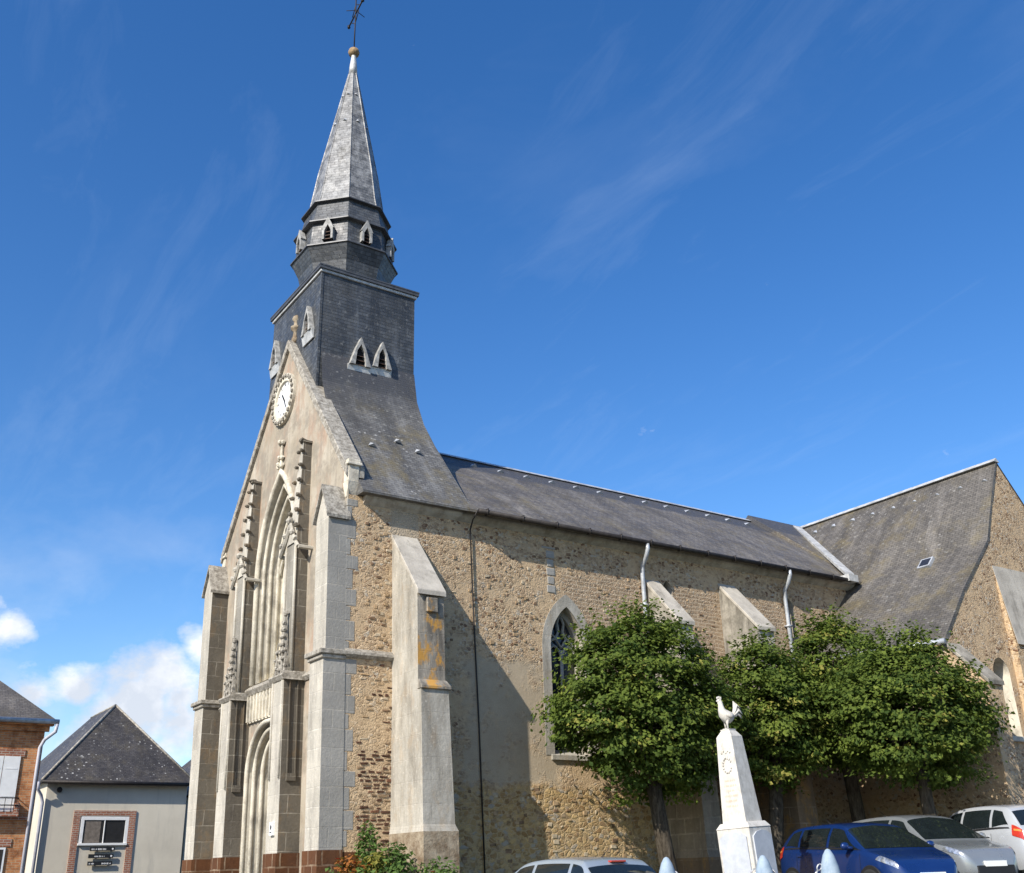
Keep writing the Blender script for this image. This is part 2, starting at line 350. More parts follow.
def render_wall(g, s):
    pos, uv = g.coords()
    c = g.mix(g.mr(g.noise(pos, 0.6, 7, 0.6), 0.35, 0.65), (0.53, 0.485, 0.39), (0.63, 0.58, 0.47))
    c = g.mix(g.math('MULTIPLY', g.mr(g.noise(g.scalev(pos, (1, 1, 0.15)), 2.0, 6, 0.7), 0.52, 0.7), 0.35), c, (0.27, 0.26, 0.235))
    s(color=c, rough=0.93, bump=g.noise(pos, 40, 4), dist=0.006, strength=0.4, spec=0.15)
material('grey_render', render_wall)
plain('white_paint', (0.74, 0.74, 0.72), 0.5, var=0.06)
plain('purple_pipe', (0.42, 0.42, 0.46), 0.5, var=0.12)
plain('sign_black', (0.02, 0.022, 0.024), 0.4, var=0.1)
plain('sign_white', (0.78, 0.78, 0.76), 0.5, var=0.03)

# ---- monument, bollards
def marble(name, a, b, stain):
    def fn(g, s):
        pos, uv = g.coords()
        c = g.mix(g.mr(g.noise(pos, 6, 8, 0.7), 0.35, 0.65), a, b)
        c = g.mix(g.math('MULTIPLY', g.mr(g.noise(g.scalev(pos, (1, 1, 0.3)), 9, 7, 0.7), 0.55, 0.7), stain), c, tuple(x * 0.55 for x in a))
        s(color=c, rough=0.75, bump=g.noise(pos, 40, 4), dist=0.004, strength=0.4, spec=0.25)
    material(name, fn)
marble('white_stone', (0.47, 0.44, 0.385), (0.62, 0.59, 0.53), 0.8)
marble('plaque_stone', (0.40, 0.42, 0.45), (0.50, 0.52, 0.54), 0.2)
marble('bollard_paint', (0.22, 0.29, 0.36), (0.32, 0.39, 0.45), 0.45)
plain('carved_stroke', (0.56, 0.42, 0.30), 0.9, var=0.1)
plain('chain_metal', (0.40, 0.41, 0.42), 0.5, 0.6, var=0.4, scale=30)

# ---- cars
def paint(name, col, metal=0.3):
    def fn(g, s):
        pos, uv = g.coords()
        f = g.noise(pos, 3, 5)
        c = g.mix(g.mr(f, 0.3, 0.7), tuple(x * 0.93 for x in col), col)
        s(color=c, rough=g.mr(f, 0.35, 0.7, 0.26, 0.36), metal=metal, spec=0.5, coat=0.7)
    material(name, fn)
paint('blue_paint', (0.006, 0.028, 0.13), 0.25); paint('silver_paint', (0.34, 0.39, 0.43), 0.35)
paint('grey_paint', (0.28, 0.30, 0.31), 0.45); paint('white_silver_paint', (0.46, 0.48, 0.50), 0.2)
plain('tyre', (0.02, 0.02, 0.02), 0.9, var=0.2); plain('alloy', (0.50, 0.51, 0.52), 0.35, 0.7, var=0.1)
plain('black_plastic', (0.015, 0.015, 0.016), 0.55, var=0.1)
plain('red_lamp', (0.42, 0.035, 0.02), 0.15, var=0.2, scale=15, coat=0.6); plain('amber_lamp', (0.62, 0.22, 0.05), 0.15, var=0.1, coat=0.6)
plain('clear_lamp', (0.36, 0.38, 0.40), 0.08, 0.6, var=0.6, scale=22, coat=1.0)
plain('plate_white', (0.75, 0.75, 0.72), 0.4, var=0.02)

# ---- plants
def leafmat(name, dark, light, tip=None):
    def fn(g, s):
        a = g.node('ShaderNodeAttribute', attribute_name='tint').outputs['Fac']
        c = g.mix(a, dark, light)
        if tip: c = g.mix(g.mr(a, 0.88, 1.0), c, tip)
        s(color=c, rough=0.72, spec=0.22)
        tr = g.node('ShaderNodeBsdfTranslucent', {'Color': g.mix(0.5, c, (0.16, 0.24, 0.03))})
        mx = g.node('ShaderNodeMixShader', {0: 0.34, 1: g.b.outputs[0], 2: tr.outputs[0]})
        g.t.links.new(mx.outputs[0], g.out.inputs[0])
    material(name, fn)
leafmat('lime_leaf', (0.034, 0.064, 0.010), (0.175, 0.225, 0.036), (0.28, 0.26, 0.06))
leafmat('shrub_leaf', (0.035, 0.075, 0.018), (0.14, 0.22, 0.05))
leafmat('red_leaf', (0.24, 0.08, 0.02), (0.40, 0.15, 0.035))
leafmat('yellow_leaf', (0.14, 0.15, 0.03), (0.30, 0.26, 0.05))
plain('red_petal', (0.50, 0.04, 0.015), 0.6, var=0.3)
plain('white_petal', (0.7, 0.68, 0.62), 0.6, var=0.1)
def bark(g, s):
    pos, uv = g.coords()
    n = g.noise(g.scalev(pos, (1, 1, 0.25)), 18, 6, 0.7)
    c = g.mix(g.mr(n, 0.35, 0.65), (0.028, 0.022, 0.016), (0.105, 0.088, 0.066))
    s(color=c, rough=0.95, bump=n, dist=0.03, strength=0.8, spec=0.1)
material('bark', bark)

# ---------------------------------------------------------------- mesh helper
def empty(name, loc, label=None, cat=None, group=None, rz=0.0):
    o = bpy.data.objects.new(name, None); COL.objects.link(o)
    o.location = loc; o.rotation_euler = (0, 0, rz); o.empty_display_size = 0.3
    tag(o, label, cat, group)
    return o
def tag(o, label=None, cat=None, group=None, kind=None):
    for k, v in (('label', label), ('category', cat), ('group', group), ('kind', kind)):
        if v: o[k] = v
    return o

class MB:
    def __init__(self):
        self.v = []; self.f = []; self.m = []; self.mi = 0; self.sm = []; self.smooth = False; self.tints = None
    def add(self, verts, faces):
        n = len(self.v)
        self.v += [tuple(p) for p in verts]
        for f in faces:
            self.f.append(tuple(i + n for i in f)); self.m.append(self.mi); self.sm.append(self.smooth)
        return self
    def quad(self, a, b, c, d): return self.add([a, b, c, d], [(0, 1, 2, 3)])
    def poly(self, pts): return self.add(pts, [tuple(range(len(pts)))])
    def box(self, x0, x1, y0, y1, z0, z1):
        return self.add([(x0, y0, z0), (x1, y0, z0), (x1, y1, z0), (x0, y1, z0), (x0, y0, z1), (x1, y0, z1), (x1, y1, z1), (x0, y1, z1)],
                        [(0, 3, 2, 1), (4, 5, 6, 7), (0, 1, 5, 4), (1, 2, 6, 5), (2, 3, 7, 6), (3, 0, 4, 7)])
    def hexa(self, lo, hi):
        """two quads, lower and upper, joined"""
        return self.add(list(lo) + list(hi), [(3, 2, 1, 0), (4, 5, 6, 7), (0, 1, 5, 4), (1, 2, 6, 5), (2, 3, 7, 6), (3, 0, 4, 7)])
    def prism(self, pts, vec):
        n = len(pts); v = Vector(vec)
        q = [Vector(p) for p in pts]
        return self.add([*q, *[p + v for p in q]], [tuple(range(n))[::-1], tuple(range(n, 2 * n))] + [(i, (i + 1) % n, n + (i + 1) % n, n + i) for i in range(n)])
    def tube(self, pts, r, n=8, cap=True, closed=False):
        pts = [Vector(p) for p in pts]; k = len(pts)
        rr = r if isinstance(r, (list, tuple)) else [r] * k
        ref = None; rings = []
        for i, p in enumerate(pts):
            if closed: d = (pts[(i + 1) % k] - pts[i - 1]).normalized()
            else: d = (pts[min(i + 1, k - 1)] - pts[max(i - 1, 0)]).normalized()
            if ref is None:
                ref = Vector((0, 0, 1)) if abs(d.z) < 0.9 else Vector((1, 0, 0))
            a = (ref - d * ref.dot(d)).normalized(); b = d.cross(a); ref = a
            rings.append([p + (a * math.cos(2 * math.pi * j / n) + b * math.sin(2 * math.pi * j / n)) * rr[i] for j in range(n)])
        vs = [q for ring in rings for q in ring]; fs = []
        for i in range(k if closed else k - 1):
            i2 = (i + 1) % k
            for j in range(n):
                fs.append((i * n + j, i * n + (j + 1) % n, i2 * n + (j + 1) % n, i2 * n + j))
        if cap and not closed:
            fs += [tuple(range(n))[::-1], tuple(range((k - 1) * n, k * n))]
        return self.add(vs, fs)
    def lathe(self, prof, c=(0, 0, 0), n=12, rot=0.0, cap=True):
        vs = []; k = len(prof)
        for r, z in prof:
            for j in range(n):
                a = rot + 2 * math.pi * j / n
                vs.append((c[0] + r * math.cos(a), c[1] + r * math.sin(a), c[2] + z))
        fs = [(i * n + j, i * n + (j + 1) % n, (i + 1) * n + (j + 1) % n, (i + 1) * n + j) for i in range(k - 1) for j in range(n)]
        if cap: fs += [tuple(range(n))[::-1], tuple(range((k - 1) * n, k * n))]
        return self.add(vs, fs)
    def blob(self, c, r, n=6, sq=(1, 1, 1), jit=0.2):
        rg = random.Random(hash((round(c[0], 3), round(c[1], 3), round(c[2], 3))))
        vs = [(c[0], c[1], c[2] - r * sq[2])]; m = 3
        for i in range(1, m + 1):
            t = math.pi * i / (m + 1)
            for j in range(n):
                a = 2 * math.pi * j / n; q = r * (1 + rg.uniform(-jit, jit))
                vs.append((c[0] + q * sq[0] * math.sin(t) * math.cos(a), c[1] + q * sq[1] * math.sin(t) * math.sin(a), c[2] - q * sq[2] * math.cos(t)))
        vs.append((c[0], c[1], c[2] + r * sq[2])); L = len(vs) - 1
        fs = [(0, 1 + (j + 1) % n, 1 + j) for j in range(n)]
        for i in range(m - 1):
            for j in range(n):
                fs.append((1 + i * n + j, 1 + i * n + (j + 1) % n, 1 + (i + 1) * n + (j + 1) % n, 1 + (i + 1) * n + j))
        fs += [(L, 1 + (m - 1) * n + j, 1 + (m - 1) * n + (j + 1) % n) for j in range(n)]
        return self.add(vs, fs)
    def build(self, name, mats, parent=None, bevel=0.0, fix=True, origin=None):
        me = bpy.data.meshes.new(name)
        off = Vector(parent.location) if parent is not None else Vector(origin or (0, 0, 0))
        q = parent
        while q is not None and q.parent is not None:
            q = q.parent; off = Vector(q.location)
        if getattr(self, 'local', False): off = Vector((0, 0, 0))
        root = parent
        while root is not None and root.parent is not None: root = root.parent
        if root is not None and root.name == 'church':        # the old west end is a little out of plumb
            self.v = [(x + .021 * (8.6 - z) * max(0.0, min(1.0, (4.5 - x) / 3.0)), y, z) if z < 8.6 else (x, y, z) for x, y, z in self.v]
        me.from_pydata([tuple(Vector(p) - off) for p in self.v], [], self.f)
        if not isinstance(mats, (list, tuple)): mats = [mats]
        for m in mats: me.materials.append(MATS[m])
        me.polygons.foreach_set('material_index', self.m)
        me.polygons.foreach_set('use_smooth', self.sm)
        if self.tints:
            at = me.attributes.new('tint', 'FLOAT', 'FACE'); at.data.foreach_set('value', self.tints)
        if fix or bevel:
            bm = bmesh.new(); bm.from_mesh(me)
            if bevel:
                bmesh.ops.remove_doubles(bm, verts=bm.verts, dist=1e-5)
                es = [e for e in bm.edges if len(e.link_faces) == 2 and e.calc_face_angle(0) > 0.5]
                bmesh.ops.bevel(bm, geom=es, offset=bevel, segments=1, affect='EDGES', profile=0.5, clamp_overlap=True)
            bmesh.ops.recalc_face_normals(bm, faces=bm.faces)
            bm.to_mesh(me); bm.free()
        o = bpy.data.objects.new(name, me); COL.objects.link(o)
        if parent is not None: o.parent = parent
        elif origin: o.location = origin
        return o

def arch(w, zs, h, n=12):
    """points of a pointed arch from left springing to right springing"""
    r = (w * w + h * h) / (2 * w); cx = -w + r
    a1 = math.atan2(h, -cx) if cx > 0 else math.atan2(h, -cx)
    L = []
    for i in range(n + 1):
        a = math.pi + (a1 - math.pi) * i / n
        L.append((cx + r * math.cos(a), zs + r * math.sin(a)))
    L[-1] = (0.0, zs + h)
    return L + [(-x, z) for x, z in L[-2::-1]]

def wall_holes(mb, F, u0, u1, bottom, top, extra, holes):
    us = {u0, u1, *extra}; hs = []
    for (c, w, sill, zs, h) in holes:
        pts = [(c + x, z) for x, z in arch(w, zs, h)]
        hs.append((c - w, c + w, sill, pts)); us |= {p[0] for p in pts}
    us = sorted(u for u in us if u0 - 1e-6 <= u <= u1 + 1e-6)
    def at(pts, u):
        for (a, za), (b, zb) in zip(pts, pts[1:]):
            if a - 1e-7 <= u <= b + 1e-7: return za + (zb - za) * ((u - a) / (b - a) if b > a else 0)
        return pts[0][1]
    for a, b in zip(us, us[1:]):
        if b - a < 1e-6: continue
        m = (a + b) / 2; cuts = []
        for lo, hi, sill, pts in hs:
            if lo < m < hi: cuts.append((sill, sill, at(pts, a), at(pts, b)))
        cuts.sort(); la, lb = bottom(a), bottom(b)
        def strip(l0, l1, h1, h0):
            if l0 < 8.6 and l1 < 8.6 and h0 > 8.6 and h1 > 8.6:
                mb.quad(F(a, l0, 0), F(b, l1, 0), F(b, 8.6, 0), F(a, 8.6, 0)); l0 = l1 = 8.6
            mb.quad(F(a, l0, 0), F(b, l1, 0), F(b, h1, 0), F(a, h0, 0))
        for s0, s1, t0, t1 in cuts:
            strip(la, lb, s1, s0); la, lb = t0, t1
        strip(la, lb, top(b), top(a))

def path(c, w, sill, zs, h):
    return [(c - w, sill)] + [(c + x, z) for x, z in arch(w, zs, h)] + [(c + w, sill)]
def orders(mb, F, c, sill, zs, h, steps, hollow_shade=0):
    """stepped reveals of an arched opening; steps = [(half width, depth)...] going inwards"""
    w0 = steps[0][0]; prev = None
    for k_, (w, d) in enumerate(steps):
        p = path(c, w, sill, zs, h * w / w0)
        if prev:
            q, dq = prev; base_mi = mb.mi
            if hollow_shade and k_ % 2 == 0: mb.mi = hollow_shade  # alternate recessed steps take the stone with shade painted in
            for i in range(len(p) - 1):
                mb.quad(F(*q[i], dq), F(*q[i + 1], dq), F(*q[i + 1], d), F(*q[i], d))
                if abs(w - prev_w) > 1e-6:
                    mb.quad(F(*q[i], d), F(*q[i + 1], d), F(*p[i + 1], d), F(*p[i], d))
            mb.mi = base_mi
        prev = (p, d); prev_w = w
    return prev

# ---------------------------------------------------------------- ground
def ground(x, y):
    k = [(-400, -0.6), (-40, -0.4), (-9, 0.0), (0, 0.28), (3.5, 0.36), (7, 0.88), (12, 1.18), (20, 1.5), (60, 1.7), (400, 1.7)]
    for (a, za), (b, zb) in zip(k, k[1:]):
        if a <= x <= b:
            return za + (zb - za) * (x - a) / (b - a) + 0.006 * max(-20, min(20, y + 8)) * 0
    return k[0][1] if x < k[0][0] else k[-1][1]
def sheet(name, xs, ys, mat, lift=0.0):
    m = MB(); nx, ny = len(xs), len(ys)
    m.add([(x, y, ground(x, y) + lift) for y in ys for x in xs], [(j * nx + i, j * nx + i + 1, (j + 1) * nx + i + 1, (j + 1) * nx + i) for j in range(ny - 1) for i in range(nx - 1)])
    return m.build(name, mat)
kx = [-2500, -400, -40, -9, 0, 3.5, 7, 12, 20, 60, 400, 2500]
tag(sheet('ground', kx, [-2500, -300, -40, -12, -4, 0, 10, 40, 300, 2500], 'asphalt'), kind='structure')
tag(sheet('gravel_forecourt', [-9, 0, 3.5, 7, 12, 20, 28], [-4.2, -3, -1.4, -0.6], 'gravel', 0.004), kind='structure')
m = MB()     # a low bank of turf along the foot of the nave wall
gx = [1.6 + 0.6 * i for i in range(22)]
gy = [-3.4, -2.6, -1.8, -1.0, -0.4, 0.05]
gr_ = [-0.02, 0.02, 0.12, 0.22, 0.30, 0.30]
m.add([(x, y, ground(x, y) + 0.01 + h + rnd.uniform(-.015, .015)) for y, h in zip(gy, gr_) for x in gx], [(j * 22 + i, j * 22 + i + 1, j * 22 + 23 + i, j * 22 + 22 + i) for j in range(5) for i in range(21)])
m.smooth = True
tag(m.build('lawn_bank', 'turf'), kind='structure')
m = MB(); m.tints = []
for i in range(5200):
    x = rnd.uniform(1.7, 14.0); y = rnd.uniform(-3.2, -0.1)
    z = ground(x, y) + 0.0 + (0.30 if y > -.4 else max(0, (y + 3.0) / 2.6 * 0.30))
    a = rnd.uniform(0, 6.28); h = rnd.uniform(.05, .16); dx, dy = math.cos(a) * .012, math.sin(a) * .012; lx, ly = rnd.uniform(-.05, .05), rnd.uniform(-.05, .05)
    m.add([(x - dx, y - dy, z), (x + dx, y + dy, z), (x + lx, y + ly, z + h)], [(0, 1, 2)]); m.tints.append(rnd.random() * .8)
tag(m.build('grass', 'shrub_leaf', fix=False), 'short rough grass on the bank under the church wall', 'grass', kind='stuff')

# ---------------------------------------------------------------- the church
XF = -0.45; YC = 3.93; ZG = 0.2
church = empty('church', (0, 0, 0.3), 'old stone village church with slate spire and tall gabled front', 'church')
FX = lambda u, z, d: (XF + d, u, z)          # facade: u = y, depth into the building
FS = lambda u, z, d: (u, d, z)               # south wall: u = x
def gable_top(y): return 9.62 + (14.40 - 9.62) * (1 - abs(y - YC) / (YC))
# facade
m = MB()
PORTAL = (YC, 1.22, ZG, 3.75, 1.12); WIN = (YC, 1.14, 5.86, 8.55, 2.3)
wall_holes(m, FX, 0.0, 2 * YC, lambda u: ZG, gable_top, [YC, 0.4, 7.4] + [.2 * i_ for i_ in range(1, 39)], [PORTAL, WIN])
m.poly([(XF + .6, y, z) for y, z in ((2 * YC - .02, ZG), (.02, ZG), (.02, 8.9), (YC, 13.7), (2 * YC - .02, 8.9))])
fac = m.build('facade_wall', 'facade_plaster', church, fix=False)
# portal
m = MB()
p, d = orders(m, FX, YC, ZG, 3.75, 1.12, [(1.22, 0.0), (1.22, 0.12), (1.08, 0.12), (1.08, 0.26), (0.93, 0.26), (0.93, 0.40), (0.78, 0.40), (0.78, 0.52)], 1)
m.smooth = True
for w, dd, r in ((1.26, -0.01, .06), (1.10, 0.11, .055), (0.955, 0.25, .055), (0.80, 0.39, .05)):
    m.tube([FX(u, z, dd) for u, z in path(YC, w, ZG, 3.75, 1.12 * w / 1.22)], r, 8)
por = m.build('portal', ['carved_limestone', 'shaded_grimy_limestone'], church, fix=False)
m = MB(); m.poly([FX(u, z, 0.5) for u, z in p]); 
dr = m.build('door', 'dark_wood', church, fix=False)
m = MB()
for k in (-.4, .4):
    for z in (.9, 3.0): m = MB(); m.box(XF + .46, XF + .49, YC + k - .3, YC + k + .3, z, z + .08); m.build('strap_hinge', 'dark_iron', dr)
# blind tracery panel over the portal
m = MB()
m.box(XF - .05, XF - .01, YC - 1.3, YC + 1.3, 4.98, 5.62)
for i in range(13):
    y = YC - 1.2 + i * 0.2
    m.box(XF - .11, XF - .045, y - .03, y + .03, 5.0, 5.6)
for i in range(12):
    y = YC - 1.1 + i * .2
    m.tube([(XF - .07, y - .09, 5.38), (XF - .07, y - .06, 5.48), (XF - .07, y, 5.55), (XF - .07, y + .06, 5.48), (XF - .07, y + .09, 5.38)], .022, 5)
m.build('tracery_panel', 'carved_limestone', church)
m = MB()
def moulding(m, x_out, y0, y1, z, t=.16, base=XF):
    m.prism([(base, y0, z - t), (x_out + .06, y0, z - t), (x_out, y0, z - t * .35), (x_out + .01, y0, z - t * .1), (base, y0, z + t * .5)], (0, y1 - y0, 0))
moulding(m, XF - .14, 2.58, 5.28, 5.78)
moulding(m, XF - .09, 0.62, 2.02, 5.62, .12); moulding(m, XF - .09, 5.84, 7.25, 5.62, .12)
m.build('string_course', 'lichened_stone', church)
# great window of the front
m = MB()
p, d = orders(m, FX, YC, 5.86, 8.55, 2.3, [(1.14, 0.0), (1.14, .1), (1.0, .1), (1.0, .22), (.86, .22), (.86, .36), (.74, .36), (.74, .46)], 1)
m.smooth = True
for w, dd, r in ((1.19, -.02, .075), (1.02, .09, .05), (.88, .21, .05), (.75, .35, .045)):
    m.tube([FX(u, z, dd) for u, z in path(YC, w, 5.86, 8.55, 2.3 * w / 1.14)], r, 8)
m.smooth = False
m.prism([FX(YC - 1.0, 5.86, -.04), FX(YC - 1.0, 5.8, .5), FX(YC - 1.0, 6.1, .5)], (0, 2.0, 0))
# finial stem over the hood
m.tube([FX(YC, 10.9, 0), FX(YC, 11.3, -.04), FX(YC, 11.75, -.05)], [.08, .045, .03], 6)
for z, s in ((11.10, .08), (11.30, .06), (11.72, .07)):
    for dy in (-.08, .08): m.blob(FX(YC + dy, z, -.06), s)
    m.blob(FX(YC, z + .02, -.11), s * .9)
gw = m.build('front_window', ['carved_limestone', 'shaded_grimy_limestone'], church, fix=False)
m = MB(); m.poly([FX(u, z, .45) for u, z in p]); m.build('blind_panel', 'carved_limestone', gw, fix=False)
m = MB(); m.smooth = True
for uo in (-.25, .25):
    m.tube([FX(YC + uo, 6.0, .40), FX(YC + uo, 8.6, .40)], .05, 6)
for c_ in (-.49, 0, .49):
    m.tube([FX(YC + c_ + x, z, .40) for x, z in arch(.24, 8.5, .45, 5)], .045, 6)
m.tube([FX(YC + .36 * math.cos(a), 9.35 + .36 * math.sin(a), .4) for a in [i * math.pi / 8 for i in range(16)]], .045, 6, closed=True)
m.build('tracery', 'carved_limestone', gw)

# corner buttresses with saddle caps
def corner_buttress(y0, y1, south):
    m = MB(); m.mi = 0
    x1 = XF + .0
    def stage(xo, ya, yb, z0, z1):
        m.mi = 0; m.quad((xo, ya, z0), (xo, yb, z0), (xo, yb, z1), (xo, ya, z1)); m.quad((x1, yb, z0), (xo, yb, z0), (xo, yb, z1), (x1, yb, z1))
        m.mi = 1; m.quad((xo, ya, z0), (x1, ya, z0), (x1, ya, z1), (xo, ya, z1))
        m.mi = 0
    ym = (y0 + y1) / 2
    stage(-.885, y0, y1, 5.7, 8.62); stage(-.93, y0 - .012, y1 + .03, 2.05, 5.72)
    m.mi = 0; m.poly([(-.885, y0, 8.62), (-.885, y1, 8.62), (-.885, ym, 9.28)])
    m.quad((-.93, y0 - .01, 5.72), (-.93, y1 + .03, 5.72), (x1, y1 + .03, 5.72), (x1, y0 - .01, 5.72))
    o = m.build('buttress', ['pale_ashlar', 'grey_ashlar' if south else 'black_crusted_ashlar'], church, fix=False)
    m = MB()   # saddle cap
    t = .07
    for ya, yb in ((y0 - .06, ym), (y1 + .06, ym)):
        s = 1 if yb > ya else -1
        m.hexa([(-.95, ya, 8.56), (x1 + .05, ya, 8.56), (x1 + .05, yb, 9.30), (-.95, yb, 9.30)], [(-.95, ya - s * .01, 8.56 + t), (x1 + .05, ya - s * .01, 8.56 + t), (x1 + .05, yb, 9.30 + t * 1.3), (-.95, yb, 9.30 + t * 1.3)])
    m.build('saddle_cap', 'lichened_stone', o)
    m = MB()
    m.box(-1.03, x1, y0 - .09, y1 + .10, 5.70, 5.80); m.box(-.98, x1, y0 - .05, y1 + .06, 5.62, 5.70)
    m.build('band', 'lichened_stone', o, bevel=.015)
    m = MB(); m.box(-.97, x1, y0 - .035, y1 + .05, ZG, 2.06)
    m.build('plinth', 'ironstone_blocks', o)
corner_buttress(-.004, .61, True)
corner_buttress(7.25, 7.87, False)
# quoins running from the corner into the rubble of the south wall
m = MB(); z = 2.1; i = 0
while z < 9.0:
    h = .30 + .06 * ((i * 7) % 3); L = (.04, .17, .08, .20, .02, .14)[i % 6]
    m.box(XF - .02, XF + L + .06, -.006, .05, z + .008, min(z + h, 9.05)); z += h; i += 1
m.build('quoins', 'grey_ashlar', church, bevel=.01)
m = MB(); m.box(-.9, -.12, -.02, .05, ZG, 2.02); m.build('plinth', 'ironstone_blocks', church)

# portal buttresses: gabled, with engaged spirelets
def portal_buttress(y0, y1, s):
    m = MB(); ym = (y0 + y1) / 2
    def shaft(xo, ya, yb, z0, z1):
        m.mi = 0; m.quad((xo, ya, z0), (xo, yb, z0), (xo, yb, z1), (xo, ya, z1))
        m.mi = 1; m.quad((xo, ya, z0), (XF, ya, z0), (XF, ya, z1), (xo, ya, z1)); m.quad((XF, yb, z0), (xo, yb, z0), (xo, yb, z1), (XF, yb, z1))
        m.mi = 0; m.quad((xo, ya, z1), (xo, yb, z1), (XF, yb, z1), (XF, ya, z1))
    shaft(-.92, y0 - .02, y1 + .02, 2.05, 5.56)
    upper_from = len(m.f); shaft(-.73, y0 + .02, y1 - .02, 5.56, 8.62)
    for q_ in range(upper_from, len(m.f)):
        if m.m[q_] == 0: m.m[q_] = 2
    # sunk panel with slim colonnettes on the flanks
    for ya, sg in ((y0 - .02, -1), (y1 + .02, 1)):
        m.mi = 1; m.box(-.80, -.78, ya + sg * .03 - .015, ya + sg * .03 + .015, 3.6, 5.5)
        m.box(-.62, -.60, ya + sg * .02 - .015, ya + sg * .02 + .015, 3.6, 5.5)
        m.mi = 1; m.box(-.8, -.6, min(ya, ya + sg * .05), max(ya, ya + sg * .05), 3.45, 3.6)
    # front colonnettes
    m.mi = 0; m.smooth = True
    for yy in (y0 + .03, y1 - .03):
        m.tube([(-.93, yy, 3.5), (-.93, yy, 5.5)], .03, 6)
        m.tube([(-.745, yy, 5.7), (-.745, yy, 8.5)], .035, 6)
    m.smooth = False
    # gablet above upper stage
    m.mi = 0
    a, b = y0 - .22, y1 + .22
    m.poly([(-.76, y0, 8.6), (-.76, y1, 8.6), (-.76, ym, 9.0)])
    for ya in (a, b):
        m.tube([(-.79, ya, 8.42), (-.79, (ya + ym) / 2, 8.68), (-.79, ym, 9.08)], .05, 6)
        m.tube([(-.79, ya, 8.42), (XF, ya, 8.42)], .05, 6)
        for k in (.25, .6): m.blob((-.82, ya + (ym - ya) * k, 8.5 + .55 * k), .07)
    m.blob((-.82, ym, 9.14), .09)
    # engaged spirelet
    top = 11.08
    m.mi = 0; q0 = [(-.73, y0 + .03, 8.62), (XF + .02, y0 + .03, 8.62), (XF + .02, y1 - .04, 8.62), (-.73, y1 - .04, 8.62)]
    q1 = [(-.66, y0 + .10, top), (XF + .02, y0 + .10, top), (XF + .02, y0 + .24, top), (-.66, y0 + .24, top)]
    m.quad(q0[0], q0[3], q1[3], q1[0]); m.quad(q0[3], q0[2], q1[2], q1[3]); m.quad(*q1); m.mi = 1; m.quad(q0[0], q0[1], q1[1], q1[0])
    for k in range(1, 7):
        t = k / 6.6
        for a, b in ((q0[0], q1[0]), (q0[3], q1[3])):
            c = Vector(a).lerp(Vector(b), t); m.blob((c.x - .035, c.y, c.z), .068 * (1.15 - .35 * t), sq=(1.2, 1, .75))
    m.blob((-.66, y0 + .17, top + .05), .10, sq=(1.1, 1.1, .7)); m.box(-.68, XF + .02, y0 + .07, y0 + .27, top, top + .05); m.mi = 0
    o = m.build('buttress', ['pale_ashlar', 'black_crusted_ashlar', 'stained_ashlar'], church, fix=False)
    # free pinnacle standing on the lower stage
    m = MB(); m.mi = 0
    py_ = ym
    m.box(-.90, -.74, py_ - .11, py_ + .11, 5.58, 5.95)
    m.hexa([(-.90, py_ - .1, 5.95), (-.73, py_ - .1, 5.95), (-.73, py_ + .1, 5.95), (-.90, py_ + .1, 5.95)], [(-.83, py_ - .015, 6.95), (-.79, py_ - .015, 6.95), (-.79, py_ + .015, 6.95), (-.83, py_ + .015, 6.95)])
    for k in range(6):
        t = k / 6
        for yy in (-.11, .11):
            m.blob((-.90 + .07 * t, py_ + yy * (1 - t), 6.0 + .95 * t), .05, sq=(1, 1, .9))
        m.blob((-.93 + .1 * t, py_, 5.75 + 1.1 * t), .045)
    m.blob((-.81, py_, 7.0), .07)
    for yy in (-.24, .24):          # little flanking pinnacle
        m.hexa([(-.92, py_ + yy - .05, 5.55), (-.82, py_ + yy - .05, 5.55), (-.82, py_ + yy + .05, 5.55), (-.92, py_ + yy + .05, 5.55)], [(-.875, py_ + yy - .01, 6.35), (-.865, py_ + yy - .01, 6.35), (-.865, py_ + yy + .01, 6.35), (-.875, py_ + yy + .01, 6.35)])
        for k in range(4): m.blob((-.90, py_ + yy + .03 * (-1) ** k, 5.65 + .17 * k), .04)
    m.build('pinnacle', 'lichened_stone', o, fix=False)
    m = MB(); moulding(m, -1.0, y0 - .09, y1 + .09, 5.64, .13)
    m.prism([(-1.0, y0 - .09, 5.51), (XF, y0 - .09, 5.51), (XF, y0 - .02, 5.7), (-.95, y0 - .02, 5.7)], (0, -.01, 0))
    m.build('band', 'lichened_stone', o)
    m = MB(); m.box(-.96, XF, y0 - .05, y1 + .05, ZG, 2.06)
    m.build('plinth', 'ironstone_blocks', o)
    if s:
        pass
portal_buttress(2.03, 2.62, 1)
portal_buttress(5.24, 5.83, 0)

